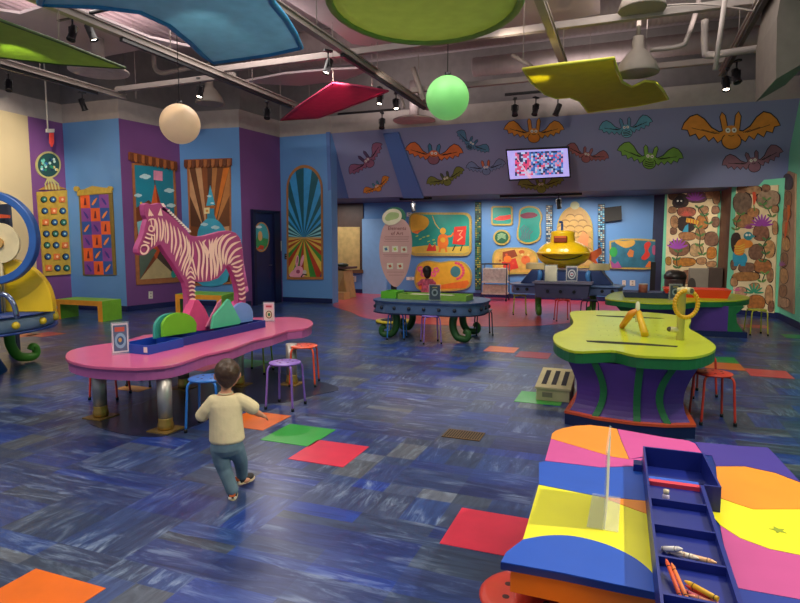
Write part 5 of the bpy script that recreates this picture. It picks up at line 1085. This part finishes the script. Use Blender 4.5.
# far yellow green table
o = [(606,296.5),(607,299),(625,301),(650,303),(680,303),(700,301),(722,301),(742,300),(750,297.5),(740,294.5),(722,292.5),(700,291),(670,291.5),(655,293),(635,291),(615,292)]
t, c = outline_table('slotted_table', 'far yellow green table with purple base and navy plinth, holding a red tray', o, .62, .085, None)
yb0 = 11.2
MB(PU).prism([(.05,yb0,.1),(1.6,yb0+.1,.1),(1.55,yb0+1.2,.1),(.1,yb0+1.2,.1)], (0,0,.43)).build('body', t); MB(NAVY).prism([(0,yb0-.04,0),(1.9,yb0+.1,0),(1.85,yb0+1.3,0),(.05,yb0+1.25,0)], (0,0,.1)).build('plinth', t)
m = MB(GE); m.prism([(1.6,yb0+.1,.1),(1.84,yb0+.12,.1),(1.74,yb0+.12,.25),(1.72,yb0+.12,.4),(1.84,yb0+.12,.53),(1.6,yb0+.1,.53)], (0,1.0,0)); m.build('side_bracket', t)
m = MB(GE); m.prism([(-.2,yb0+.05,.1),(.05,yb0,.1),(.05,yb0,.53),(-.25,yb0+.05,.53),(-.08,yb0+.05,.35)], (0,1.0,0)); m.build('side_bracket', t)
def pan(name, cpx, z, w, d, h, col, label, inner=None, cat='tray'):
    p = G(*cpx, z); t = thing(name, label, cat, (p.x,p.y,z)); m = MB(mat(col,.35,var=.05)); 
    f = 1.12; a = [(p.x-w/2,p.y-d/2),(p.x+w/2,p.y-d/2),(p.x+w/2,p.y+d/2),(p.x-w/2,p.y+d/2)]
    b = [(p.x+(x-p.x)*f,p.y+(y-p.y)*f) for x,y in a]; g_ = [(p.x+(x-p.x)*(f-.06),p.y+(y-p.y)*(f-.06)) for x,y in a]; i_ = [(p.x+(x-p.x)*.94,p.y+(y-p.y)*.94) for x,y in a]
    vs = [(x,y,z) for x,y in a]+[(x,y,z+h) for x,y in b]+[(x,y,z+h) for x,y in g_]+[(x,y,z+.012) for x,y in i_]
    m.add(vs, [[3,2,1,0]]+[[k*4+i,k*4+(i+1)%4,(k+1)*4+(i+1)%4,(k+1)*4+i] for k in range(3) for i in range(4)]+[[12,13,14,15]]); m.build('basin', t); return t
pan('red_tray', (695,296.5), .62, .98, .55, .15, '#e8401c', 'bright red plastic tray on the far slotted table')
pan('navy_tray', (646,297), .62, .72, .5, .10, '#202c5c', 'dark navy tray on the left of the far slotted table')
p = G(643,291,.72); c_ = thing('paper_cup', 'small brown and red can standing by the navy tray', 'can', (p.x,p.y,.633)); MB(mat('#a86048',.4,var=.25,scale=20)).lathe([(.075,0),(.08,.20),(.075,.21),(.001,.21)], (p.x,p.y,.633), n=20).build('body', c_); MB(mat('#d8c8b8')).lathe([(.077,.21),(.08,.222),(.001,.225)], (p.x,p.y,.633), n=20).build('lid', c_)
p = G(675,300,.62); sign_holder((p.x,p.y,.62), .23, .28, .36, 'clear sign holder with grey sheet between the navy tray and the red tray', 3, '#8c8474')
# ---- bins
def at17(x, y=15.6): return AY(x, 270, y).x
t = thing('trash_bin', 'dark round trash bin with a domed lid before the far rock picture', 'bin', ((at17(663)+at17(688))/2,15.6,0)); xc = (at17(663)+at17(688))/2; r_ = (at17(688)-at17(663))/2*.9
MB(mat('#4a3c38',.45,var=.1)).lathe([(r_*.88,0),(r_*.95,.72),(r_*.97,.75)], (xc,15.6,0), n=32).build('body', t); MB(mat('#28221f',.4)).lathe([(r_*1.02,.75),(r_*1.03,.82),(r_*.8,.92),(r_*.3,.95),(.001,.95)], (xc,15.6,0), n=32).build('lid', t)
t = thing('cabinet_bin', 'beige cabinet with a swing opening between the trash bin and rock wall', 'cabinet', ((at17(690)+at17(708))/2,15.6,0)); a, b = at17(690,15.5), at17(709,15.5)
MB(mat('#a09484',.45,var=.06)).box(a,b,15.5,15.9,0,1.0).build('body', t, .01); MB(mat('#5c4a40',.5)).box(b+.003,b+.3,15.52,15.9,0,1.02).build('brown_side', t, .01)
m = MB(mat('#4c443c',.5)); m.prism([(a+.05+.09*math.cos(k*PI/10), 15.498, .6+.18*math.sin(k*PI/10)) for k in range(20)], (0,-.004,0)); m.build('opening', t)
m = MB(BLACK).prism([AY(651,262,16.6),AY(656,262,16.6),AY(654.5,302,16.6),AY(649,302,16.6)], (0,.15,0)); tag(m.build('standing_board'), 'tall dark board standing in the corner left of the bins', 'board')
# ---- cream slotted box
t = thing('slotted_box', 'cream wooden box with three black slots beside the near slotted table', 'box', (-.65,6.25,0)); BX = mat('#cdbf8c',.5,var=.08)
x0, x1, y0, y1 = -.84, -.51, 6.02, 6.60
MB(BX).prism([(x0,y0,0),(x0,y1,0),(x0,y1,.20),(x0,y0,.125)], (x1-x0,0,0)).build('body', t, .006)
MB(BX).prism([(x0-.012,y0-.02,.122),(x0-.012,y1+.01,.200),(x0-.012,y1+.01,.222),(x0-.012,y0-.02,.144)], (x1-x0+.024,0,0)).build('lid', t)
for k in range(3):
    a = x0+.04+k*.098; sl = (.222-.144)/(.61); z = lambda y: .144+(y-(y0-.02))*sl+.0015
    MB(BLACK).prism([(a,y0+.07,z(y0+.07)),(a+.05,y0+.07,z(y0+.07)),(a+.05,y1-.08,z(y1-.08)),(a,y1-.08,z(y1-.08))], (0,0,.001)).build('slot', t)
MB(mat('#8c8468')).box(x0+.06,x0+.16,y0-.004,y0-.001,.04,.09).build('label_plate', t)
# ---- floor register
v = thing('floor_register', 'small brown floor register with fine slots in the blue floor', 'floor vent', (-1.24,4.67,.0)); MB(mat('#6b5230',.45,.3)).box(-1.40,-1.08,4.56,4.78,.001,.006).build('plate', v)
m = MB(mat('#2a1e10'))
for k in range(14): m.box(-1.385+k*.0215,-1.375+k*.0215,4.58,4.76,.0062,.0068)
m.build('slots', v)
# ================================================================ NEAR PATCHWORK TABLE
nz = .60
def N_(pts, z=nz): return [G(x,y,z) for x, y in pts]
arc = curve([(523,540),(548,536),(575,537),(605,544.5),(632,557),(650,571),(658.5,583)],4,False)
left = [(552,434),(556,431),(563,428.5),(575,426.2),(590,425.4),(608,427.5)]
out = left + [(630,431.5),(660,437),(688,441),(695,442),(735,446),(768,448),(800,482),(850,560),(900,640),(720,625),(662,594),(630,588),(560,573.5),(500.6,562.7),(506,553),(523,540),(538.6,485),(539,462.5),(545,461.5),(549,444)]
t = thing('patchwork_table', 'near low table with a patchwork of orange, pink, blue and yellow shapes', 'table', (.2,2.4,0))
top = N_(out); MB(mat('#12307c',.35,coat=.2)).prism(top, (0,0,-.022)).build('table_top', t)
CO = {'o':'#f09020','p':'#cc4c94','b':'#1450b8','y':'#ece420','v':'#40308c','m':'#c04c8c','d':'#1c3490','g':'#f0701c'}
pieces = [('o', left+[(617,429.3),(621,441),(629,459.5),(612,457),(551,439)]),
 ('p', [(551,439.3),(612,457.3),(629,459.8),(643,458.5),(638,464.5),(632,466.5),(600,467.6),(575,464.5),(545,461)]),
 ('p', [(617.6,429.4),(660,437),(688,441),(695,444),(703,455),(698,457.5),(645,456.5),(629.5,459.5),(621.5,441)]),
 ('b', [(539,462.8),(545,461.5),(575,465),(600,468),(632,467),(639,465),(646,462),(650,501.5),(625,499),(600,496.8),(575,492),(539,484.8)]),
 ('o', [(600.5,497.3),(650.2,501.8),(652.5,516),(635,510),(615,502.5)]),
 ('y', [(538.7,485.3),(575,492.5),(600,497.5),(615,503),(635,510.5),(652.5,516.5),(660,582.5)] + arc[::-1]),
 ('b', arc + [(660,594),(630,587.8),(560,573),(501,562.5),(506,553)]),
 ('v', [(695,442.3),(735,446),(768,448),(801,483),(775,473),(745,466.5),(716,466.5),(712,456),(703,455)]),
 ('o', [(716,467),(745,467),(775,473.5),(801,483.5),(830,520),(800,509.5),(753,509.5),(735,503.5),(719,498)]),
 ('y', [(719,498.5),(735,504),(753,510),(800,510),(832,521),(860,570),(800,555.5),(770,549.5),(740,538.5),(720,525.5),(706,508),(706,496)]),
 ('m', [(720,526),(740,539),(770,550),(800,556),(862,572),(880,610),(800,600),(737,588.5),(726,556)]),
 ('d', [(737,589),(800,600.5),(885,612),(895,635),(735,626)])]
for i, (c, pts) in enumerate(pieces): MB(mat(CO[c],.5,var=.04)).prism([q+V(0,0,.0005) for q in N_(pts)], (0,0,.002)).build('top_patch', t)
AP = mat('#f07818',.4,var=.04)
a, b = G(503,563.5,nz), G(664,595.5,nz); c_ = G(545,461,nz); u = (b-a).normalized(); nn = V(u.y,-u.x,0)
a2, b2, c2_ = a-nn*.02+u*.02, b-nn*.02+u*.5, c_-nn*.03+V(.03,-.03,0)
def wallp(p, q, z0, z1, m_, name, th=.02): n = V((q-p).y, -(q-p).x, 0).normalized(); return MB(m_).prism([V(p.x,p.y,z0),V(q.x,q.y,z0),V(q.x,q.y,z1),V(p.x,p.y,z1)], -n*th).build(name, t)
wallp(a2, b2, .50, .577, AP, 'apron'); wallp(a2+u*.15, b2, .0, .50, AP, 'front_panel')
wallp(c2_, a2, .50, .577, AP, 'apron')
pl = a2+u*.15+V(.02,.30,0); wallp(pl+V(.06,1.0,0), pl+V(.02,0,0), 0, .5, mat('#a03028',.5), 'side_panel'); wallp(pl+V(.9,1.0,0), pl+V(.06,1.0,0), 0, .5, mat('#a03028',.5), 'back_panel')
# ---- blue compartment box
BB = '#152478'; z0b = nz+.003; z1b = nz+.10
xw = G(718,484,z1b).x
pA, pB, pC, pD = G(645,447,z1b), G(704,454,z1b), G(664,603,z1b), G(737,603,z1b)
x0, x1 = (pA.x+pC.x)/2, G(708,492,z1b).x
x0 = .085; yT = pA.y
print('box', pA, pB, pC, pD, x0, x1)
ys = [G(x,y,z1b).y for x, y in ((649,497),(653,523),(657,555),(662,593))]
def qbox(m, pts, z0, z1): m.prism([V(p[0],p[1],z0) for p in pts], (0,0,z1-z0))
t2 = thing('compartment_box', 'long dark blue box divided into open crayon compartments on the patchwork table', 'box', (.2,2.2,z0b))
BM = mat(BB,.4,var=.08)
Yb, Ym = 1.35, G(680,481,z1b).y
wx = lambda y: x0   # left side
rx_ = lambda y: G(704,497,z1b).x + (G(737,600,z1b).x - G(704,497,z1b).x)*(G(704,497,z1b).y-y)/(G(704,497,z1b).y-G(737,600,z1b).y)
lx_ = lambda y: pA.x + (pC.x-pA.x)*(pA.y-y)/(pA.y-pC.y)
th = .008
m = MB(BM); qbox(m, [(lx_(Yb),Yb),(rx_(Yb),Yb),(rx_(Ym),Ym),(lx_(Ym),Ym)], z0b, z1b-.028); qbox(m, [(lx_(Ym),Ym),(xw+.004,Ym),(xw-.014,yT),(lx_(yT),yT)], z0b, z0b+.012); m.build('bottom', t2)
m = MB(BM); qbox(m, [(lx_(Yb)-th,Yb),(lx_(Yb),Yb),(lx_(yT),yT),(lx_(yT)-th,yT)], z0b, z1b); m.build('side_wall', t2)
m = MB(BM); qbox(m, [(rx_(Yb),Yb),(rx_(Yb)+th*1.6,Yb),(rx_(Ym)+th*1.6,Ym),(rx_(Ym),Ym)], z0b, z1b); m.build('side_wall', t2)
xw = G(718,484,z1b).x
m = MB(BM); qbox(m, [(lx_(yT)-th,yT),(xw-.01,yT),(xw-.01,yT+.01),(lx_(yT)-th,yT+.01)], z0b, z1b); m.build('back_wall', t2)
m = MB(BM); qbox(m, [(xw,Ym),(xw-.018,yT),(xw-.010,yT),(xw+.008,Ym)], z0b, z1b); m.build('side_wall', t2)
m = MB(BM); qbox(m, [(rx_(Ym),Ym-.01),(xw+.008,Ym-.01),(xw+.008,Ym),(rx_(Ym),Ym)], z0b, z1b); m.build('front_wall', t2)
for y in ys: m = MB(BM); qbox(m, [(lx_(y),y),(rx_(y),y),(rx_(y),y+.01),(lx_(y),y+.01)], z0b+.005, z1b-.002); m.build('divider', t2)
m = MB(mat('#d83c4c',.45)); qbox(m, [(lx_(Ym),Ym-.01),(rx_(Ym),Ym-.01),(rx_(Ym),Ym+.018),(lx_(Ym),Ym+.018)], z1b-.03, z1b-.012); m.build('red_strip', t2)
m = MB(mat('#2c58c0',.45)); qbox(m, [(lx_(Ym),Ym+.019),(rx_(Ym),Ym+.019),(rx_(Ym),Ym+.045),(lx_(Ym),Ym+.045)], z1b-.035, z1b-.012); m.build('blue_strip', t2)
MB(BM).prism([V(lx_(yT)-.045,yT-.05,z0b),V(lx_(yT)-.01,yT-.05,z0b),V(lx_(yT)-.01,yT+.01,z0b),V(lx_(yT)-.045,yT+.01,z0b)], (0,0,.03)).build('corner_foot', t2)
# crayons
cy0 = ys[3]; cy1 = ys[2]
zb = z1b-.027
cray = [('#e0582c',.115,.0,.14,.075,.010,'orange crayon standing against the left wall of the nearest crayon compartment'),('#e87838',.125,-.01,.13,.06,.02,'light orange crayon beside the steep one in the nearest compartment'),
 ('#e8b028',.16,.02,.24,-.0,.022,'yellow crayon with dark bands lying across the nearest crayon compartment'),('#d86c78',.13,.03,.20,-.005,.012,'rose crayon under the yellow one'),('#d84030',.15,.015,.20,-.025,.012,'red crayon between the orange and yellow ones'),('#e09070',.14,-.015,.21,-.035,.010,'salmon crayon nearest the front of the compartment')]
def crayon(p, q, col, label, r=.0055, grp='crayons in the blue box'):
    p, q = Vector(p), Vector(q); d = (q-p).normalized(); t = thing('crayon', label, 'crayon', p, grp)
    MB(mat(col,.5)).tube([p, p+(q-p)*.84], r, 12).build('wrapper', t)
    MB(mat(col,.35,var=.2)).lathe([(r*.92,0),(r*.85,.006),(r*.35,.016),(.001,.018)], p+(q-p)*.84, d, 12).build('tip', t)
    m = MB(BLACK)
    for f in (.08,.74): m.tube([p+(q-p)*f, p+(q-p)*(f+.02)], r*1.05, 12)
    m.build('band', t)
yy = (cy0+cy1)/2; L0 = lx_(yy)+.012; R0_ = rx_(yy)-.012; Wd = R0_-L0
crayon((L0+.035,cy0+.025,zb+.006),(L0+.004,cy1-.02,zb+.035),'#e0582c',cray[0][6])
crayon((L0+.05,cy0+.025,zb+.008),(L0+.018,cy1-.03,zb+.03),'#e88040',cray[1][6])
crayon((R0_-.03,cy0+.035,zb+.02),(L0+.05,cy0+.09,zb+.022),'#e8b028',cray[2][6],.007)
crayon((R0_-.05,cy0+.04,zb+.006),(L0+.04,cy0+.075,zb+.006),'#d86c78',cray[3][6])
crayon((R0_-.04,cy0+.05,zb+.006),(L0+.055,cy0+.095,zb+.006),'#d84030',cray[4][6])
crayon((R0_-.02,cy0+.03,zb+.007),(L0+.06,cy0+.05,zb+.007),'#e09070',cray[5][6])
cy0, cy1 = ys[2], ys[1]; L0 = lx_(cy0)+.012; R0_ = rx_(cy0)-.012
crayon((L0+.004,cy0+.085,zb+.007),(L0+.05,cy0+.055,zb+.03),'#e8e0d8','white crayon lying at the left of the second compartment',.008)
crayon((L0+.02,cy0+.08,zb+.007),(L0+.095,cy0+.045,zb+.016),'#ecd8c0','cream crayon crossing under the white one',.008)
crayon((L0+.06,cy0+.06,zb+.012),(R0_-.01,cy0+.045,zb+.012),'#e8b080','peach crayon lying along the front of the second compartment',.008)
cy0 = ys[0]
sh = thing('glitter_shaker', 'tiny pale shaker jar standing in the compartment behind the red strip', 'jar', (lx_(cy0)+.05, cy0+.03, zb)); c = V(lx_(cy0)+.05, cy0+.03, zb)
MB(mat('#c8b8d8',.3)).lathe([(.011,0),(.012,.03),(.008,.036)], c, n=16).build('jar_body', sh); MB(mat('#d8c8a8',.4)).lathe([(.009,.036),(.01,.05),(.001,.052)], c, n=16).build('cap', sh)
m = MB(mat('#b8a0e0',.4)).ball(c+V(.028,-.012,.008), (.012,.009,.008), 12, 8); tag(m.build('purple_scrap'), 'small lilac scrap beside the shaker jar', 'scrap')
p = G(778,531,nz); m = MB(mat('#8c9c20',.6)).prism([p+V(.028*math.cos(k*PI/5)*(1 if k%2 else .45), .028*math.sin(k*PI/5)*(1 if k%2 else .45), .003) for k in range(10)], (0,0,.001)); tag(m.build('star_mark'), 'small olive star shaped mark on the yellow patch at the right', 'mark')
# acrylic sign seen edge on
pb = G(601,520,nz); uy = V(pb.x-EYE.x, pb.y-EYE.y, 0).normalized(); s_h = .0
t = thing('sign_holder', 'clear sign holder seen edge on, standing on the yellow patch of the near table', 'sign holder', (pb.x,pb.y,nz+.003)); sd = V(uy.y,-uy.x,0)
hh = .29; q0, q1 = G(603,531,nz), G(607,497,nz)
d_ = (q1-q0).normalized(); sd = V(d_.y,-d_.x,0)
MB(ACR).prism([q0+V(0,0,.006),q1+V(0,0,.006),q1+V(0,0,hh),q0+V(0,0,hh)], sd*.005).build('acrylic_plate', t)
MB(mat('#d8d4c0',.6)).prism([q0+V(0,0,.012)+sd*.0055,q1+V(0,0,.012)+sd*.0055,q1+V(0,0,hh-.006)+sd*.0055,q0+V(0,0,hh-.006)+sd*.0055], sd*.0006).build('paper_insert', t)
MB(ACR).prism([p+V(0,0,.0035) for p in (q0-sd*.055,q0+sd*.05,q1+sd*.05,q1-sd*.055)], V(0,0,.004)).build('foot', t)
# ================================================================ PEOPLE
SKIN = mat('#c98c6a',.55,var=.05); 
def remeshed(mb, name, parent, vox, it=6, fac=.6):
    o = mb.build(name, parent, recalc=True)
    r = o.modifiers.new('skin_union','REMESH'); r.mode = 'VOXEL'; r.voxel_size = vox; r.use_smooth_shade = True
    s = o.modifiers.new('soften','SMOOTH'); s.iterations = it; s.factor = fac
    return o
def limb(m, pts, rr):
    m.tube(pts, rr, 12)
    for p, r in zip(pts, rr): m.ball(p, r, 12, 8)
def ell_loft(m, rings, n=24):       # rings: (x, y, z, rx, ry)
    vs = [(x+rx*math.cos(2*PI*k/n), y+ry*math.sin(2*PI*k/n), z) for x,y,z,rx,ry in rings for k in range(n)]; q = len(rings)
    m.add(vs, [[i*n+k, i*n+(k+1)%n, (i+1)*n+(k+1)%n, (i+1)*n+k] for i in range(q-1) for k in range(n)] + [list(range(n))[::-1], [(q-1)*n+k for k in range(n)]], True)
def hand(m, w, d, r=.0048, L=.026, side=1):
    d = V(*d).normalized(); s = d.cross(V(0,0,1)).normalized()*side; w = Vector(w); dn_ = V(0,0,-1)
    m.ball(w+d*.018, (.017,.017,.011), 12, 8)
    for k in range(4):
        b = w + d*.028 + s*(.0105-.007*k); l = L*(.85,1,.95,.75)[k]; limb(m, [b, b+d*l*.55+dn_*l*.12, b+d*l*.85+dn_*l*.45], [r,r*.92,r*.8])
    b = w + d*.010 + s*.014; limb(m, [b, b+s*.010+d*.010, b+s*.012+d*.022+dn_*.004], [r*1.15,r,r*.85])
# the walking boy seen from behind; local x right, y away from the camera
bl = G(231,499); rz = math.atan2(-bl.x, bl.y)
boy = thing('toddler', 'small boy in a cream sweater and blue jeans walking away from the camera', 'person', (0,0,0))
m = MB(SKIN)
ell_loft(m, [(-.02,0,.36,.06,.05),(-.018,0,.42,.085,.065),(-.015,0,.52,.082,.062),(-.015,.0,.60,.09,.06),(-.015,.0,.655,.075,.05),(-.012,.005,.685,.035,.035)])
limb(m, [(-.012,.0,.66),(-.008,.01,.72),(-.003,.015,.75)], [.034,.030,.032])
m.ball((0,.02,.795), (.072,.084,.088), 24, 16); m.ball((0,.055,.755), (.05,.05,.045), 16, 10)
m.ball((0,.104,.775), (.010,.012,.011), 10, 8)
for s in (-1,1): m.ball((s*.072,.02,.783), (.010,.016,.023), 12, 8)
limb(m, [(-.085,0,.625),(-.150,.025,.55),(-.14,.10,.51),(-.125,.135,.51)], [.024,.024,.022,.016]); hand(m, (-.12,.14,.51), (.2,.9,-.1), side=-1)
limb(m, [(.07,0,.62),(.135,.0,.565),(.185,.01,.53),(.20,.015,.52)], [.034,.026,.020,.015]); hand(m, (.203,.016,.518), (.55,.25,-.45), side=-1)
limb(m, [(-.050,0,.34),(-.035,.02,.21),(.008,-.01,.06)], [.042,.032,.024]); limb(m, [(.025,0,.34),(.066,.08,.22),(.075,.17,.075)], [.042,.032,.024])
m.ball((.01,.02,.03), (.026,.055,.02), 12, 8); m.ball((.09,.20,.035), (.04,.035,.02), 12, 8)
remeshed(m, 'body', boy, .0042, 3, .5)
m = MB(mat('#dcca9e',.85,var=.06,scale=14,bump=.5))
ell_loft(m, [(-.012,0,.375,.098,.082),(-.012,0,.39,.108,.09),(-.014,0,.45,.104,.086),(-.016,0,.55,.098,.078),(-.016,0,.61,.105,.072),(-.014,0,.645,.09,.06),(-.012,.0,.672,.055,.048)])
limb(m, [(-.085,0,.635),(-.125,.01,.585),(-.158,.025,.545),(-.15,.07,.525)], [.042,.043,.040,.034]); limb(m, [(.06,0,.635),(.105,.0,.605),(.145,.0,.575)], [.042,.046,.044])
remeshed(m, 'sweater', boy, .006, 5)
m = MB(mat('#c4b088',.8)).lathe([(.040,-.006),(.046,0),(.043,.008),(.037,.006)], (-.012,.003,.678), n=24); m.build('collar', boy)
m = MB(mat('#607884',.85,var=.2,scale=9,bump=.4))
ell_loft(m, [(-.018,0,.29,.06,.06),(-.018,0,.33,.096,.08),(-.014,0,.38,.097,.08),(-.014,0,.40,.09,.074)])
limb(m, [(-.058,0,.33),(-.05,.01,.25),(-.035,.02,.19),(-.01,.0,.12),(.008,-.012,.065)], [.058,.052,.046,.042,.040]); limb(m, [(.032,0,.33),(.055,.05,.26),(.068,.09,.2),(.072,.14,.13),(.074,.17,.085)], [.058,.05,.045,.04,.038])
remeshed(m, 'jeans', boy, .006, 4)
for p, d in (((.012,.025,.0),(0.05,1,0)),((.092,.205,.018),(.75,.65,0))):
    p, d = V(*p), V(*d).normalized(); ang = math.atan2(d.y,d.x)-PI/2; Mx = Matrix.Translation(p) @ Matrix.Rotation(ang,4,'Z')
    m = MB(mat('#2a2220',.6)); m.X = Mx; m.ball((0,-.03,.034), (.030,.036,.030), 16, 10); m.ball((0,.03,.026), (.031,.046,.024), 16, 10); s1_ = m.build('shoe', boy)
    m = MB(mat('#dcc89c',.6)); m.X = Mx; o_ = [(.031*math.cos(k*PI/12)*(1 if math.sin(k*PI/12) > 0 else .92), .012+.072*math.sin(k*PI/12), .0) for k in range(24)]; m.prism(o_, (0,0,.016)); m.build('sole', s1_, .003)
    m = MB(mat('#d8662c',.6)); m.X = Mx; m.box(-.018,.018,-.068,-.063,.03,.055); m.use(mat('#e8dcc8')); m.box(-.024,-.006,-.067,-.06,.018,.03); m.box(.008,.024,-.067,-.06,.018,.03); m.build('heel_patch', s1_)
m = MB(mat('#46301f',.42,var=.3,scale=30,bump=.8)); m.ball((0,.010,.812), (.078,.088,.080), 24, 16); m.ball((-.002,-.018,.785), (.064,.054,.060), 20, 12); m.ball((-.002,-.034,.752), (.040,.030,.036), 16, 10); m.ball((.0,.07,.855), (.05,.04,.03), 12, 8)
remeshed(m, 'hair', boy, .005, 3)
for s in (-1,1): MB(mat('#1c140f',.2)).ball((s*.026,.098,.795), (.009,.006,.008), 12, 8).build('eye', boy)
boy.location = (bl.x, bl.y, 0); boy.rotation_euler[2] = rz
# child in pink behind the centre table
g2 = AY(427, 266, 12.0); Ht = g2.z
gl = thing('child', 'child with dark hair in a pink patterned top standing behind the bolted table', 'person', (0,0,0))
m = MB(SKIN); k_ = Ht/.95
ell_loft(m, [(0,0,.40,.07,.06),(0,0,.50,.085,.065),(0,0,.62,.085,.06),(0,0,.68,.09,.055),(0,0,.72,.05,.04)]); limb(m, [(0,0,.70),(0,.0,.78)], [.032,.03]); m.ball((0,.0,.85), (.072,.08,.09), 20, 14)
m.ball((0,.08,.84), (.01,.012,.012), 10, 8)
for s in (-1,1): limb(m, [(s*.09,0,.67),(s*.15,.03,.60),(s*.16,.11,.62),(s*.155,.14,.63)], [.03,.026,.02,.015]); hand(m, (s*.155,.145,.63), (0,.95,.1), side=-s); limb(m, [(s*.05,0,.42),(s*.055,.01,.22),(s*.055,0,.05)], [.05,.036,.026]); m.ball((s*.055,.03,.022), (.028,.055,.02), 12, 8)
remeshed(m, 'body', gl, .005, 3, .5)
m = MB(mat('#d8607c',.8,var=.35,scale=24)); ell_loft(m, [(0,0,.30,.13,.11),(0,0,.45,.11,.09),(0,0,.60,.097,.073),(0,0,.68,.10,.065),(0,0,.71,.06,.05)])
for s in (-1,1): limb(m, [(s*.08,0,.675),(s*.135,.015,.625)], [.042,.04])
remeshed(m, 'top', gl, .007, 4)
m = MB(mat('#241814',.5,var=.3,scale=30)); m.ball((0,-.012,.87), (.084,.086,.09), 20, 14); m.ball((0,-.05,.81), (.07,.045,.09), 16, 10); remeshed(m, 'hair', gl, .007, 3)
for s in (-1,1):
    MB(mat('#1c140f',.2)).ball((s*.026,.076,.86), .008, 10, 6).build('eye', gl)
    MB(mat('#c83c58',.6)).ball((s*.055,.02,.028), (.034,.066,.027), 14, 8).build('shoe', gl)
gl.location = (g2.x, 12.0, 0); gl.rotation_euler[2] = .5; gl.scale = (k_,)*3
# ================================================================ CAMERA AND LIGHT
cam = bpy.data.cameras.new('camera'); co = bpy.data.objects.new('camera', cam); COL.objects.link(co); bpy.context.scene.camera = co
cam.sensor_fit = 'HORIZONTAL'; cam.sensor_width = 36; cam.lens = F_*36/800; cam.clip_start = .05; cam.clip_end = 100
co.location = EYE; co.rotation_euler = Matrix((RT, UP, -FW)).transposed().to_euler()
def spot(p, tgt, power, ang=50, col=(1,.86,.70), r=.06, blend=.5):
    l = bpy.data.lights.new('spot_light','SPOT'); l.energy = power; l.spot_size = math.radians(ang); l.spot_blend = blend; l.color = col; l.shadow_soft_size = r
    o = bpy.data.objects.new('spot_light', l); COL.objects.link(o); o.location = p; o.rotation_euler = (Vector(tgt)-Vector(p)).to_track_quat('-Z','Y').to_euler(); return o
def area(p, sx, sy, power, tgt=None, col=(1,.94,.88)):
    l = bpy.data.lights.new('area_light','AREA'); l.shape = 'RECTANGLE'; l.size = sx; l.size_y = sy; l.energy = power; l.color = col
    o = bpy.data.objects.new('area_light', l); COL.objects.link(o); o.location = p
    if tgt: o.rotation_euler = (Vector(tgt)-Vector(p)).to_track_quat('-Z','Y').to_euler()
    return o
KW = (1,.88,.74)
# general light: area lights added under the ceiling as ambient fill
for p, e in (((-2,-.5,5.4),110),((-6,2.0,5.4),130),((1.8,4.0,5.4),90),((-2.6,5.6,5.4),110),((-8.5,7.5,5.4),100),((-.2,8.0,5.4),90),((-5.4,8.5,5.4),90)):
    area(p, 2.2, 2.2, e)
for p, e in (((-2,7.0,4.8),45),((-6,8,4.8),45),((-9,5,4.8),40),((.5,9.6,4.8),12),((-5,12.9,4.7),25),((-1,13.0,4.7),25)):  # upward area lights added to brighten the ceiling, no fixtures there
    area(p, 1.6, .6, e, Vector(p)+V(0,.3,1), (1,.86,.84))
# track spots
for p, tg, e, an in (((-3.5,4.2,4.5),(-9.5,12.6,2.0),420,40),((-6.9,6.5,4.4),(-10.8,11.5,2.0),260,45),((-7.2,5.2,4.4),(-11.8,10.5,2.0),260,50),((-4.3,8.4,4.4),(-8,13.9,2.2),230,45),
  ((-9.6,7.4,4.4),(-12.5,8.2,3.0),520,70),((-9.89,6.6,4.4),(-12.6,9.9,2.0),160,50),
  ((-2.2,3.0,4.5),(-4.5,5.2,.8),260,45),((2.7,2.6,3.9),(-.1,2.4,.6),650,45),((-1.0,2.6,4.9),(-2.4,3.8,.0),150,50),((1.6,4.0,4.6),(0,5.8,.7),200,50),((.3,9.6,4.1),(2.4,15.0,1.4),520,38),((1.0,9,4.4),(1,12,.6),150,50),
  ((-9.89,7.6,4.4),(-9.2,9.4,0),60,60),((-4.31,11.6,4.4),(-2.9,8.3,0),230,45),((-6.96,10.5,4.4),(-4.6,7.6,0),120,55),((-1.15,9,4.4),(-3,9.4,.6),130,50),((-4.3,10.5,4.4),(-4.4,11.2,1.3),70,50),((-5.5,1.5,4.8),(-6.8,5.0,.8),260,55),((-2,8.5,4.4),(0,13.9,3.8),90,80),((-4,9.5,3.0+1.4),(-5.5,14.2,3.6),60,70)):
    spot(p, tg, e, an, KW)
for x, e in ((-5.6,45),(-4.0,90),(-2.6,60),(-1.3,90),(-.2,60)): spot((x,15.4,2.75), (x,17.1,1.4), e, 85, (1,.92,.8), .04, .8)
area((-2.5,14.9+1.0,2.8), 5, .3, 60); area((-8.6,16.0,2.8), .8, .8, 30)
spot((-1.6,10.2,4.2),(-1.35,13.3,1.2),420,22,KW)  # extra spot added to brighten the front of the yellow submarine
spot((1.2,14.95,2.75), (1.3,16.8,1.4), 45, 85, KW)
w = bpy.data.worlds.new('room_ambience'); bpy.context.scene.world = w; w.use_nodes = True; bg = w.node_tree.nodes['Background']; bg.inputs[0].default_value = (.62,.68,.85,1); bg.inputs[1].default_value = .42
vs_ = bpy.context.scene.view_settings; vs_.view_transform = 'Standard'; vs_.look = 'None'; vs_.gamma = 1; vs_.use_curve_mapping = False; vs_.exposure = 0.0
bpy.context.scene.cycles.use_denoising = True
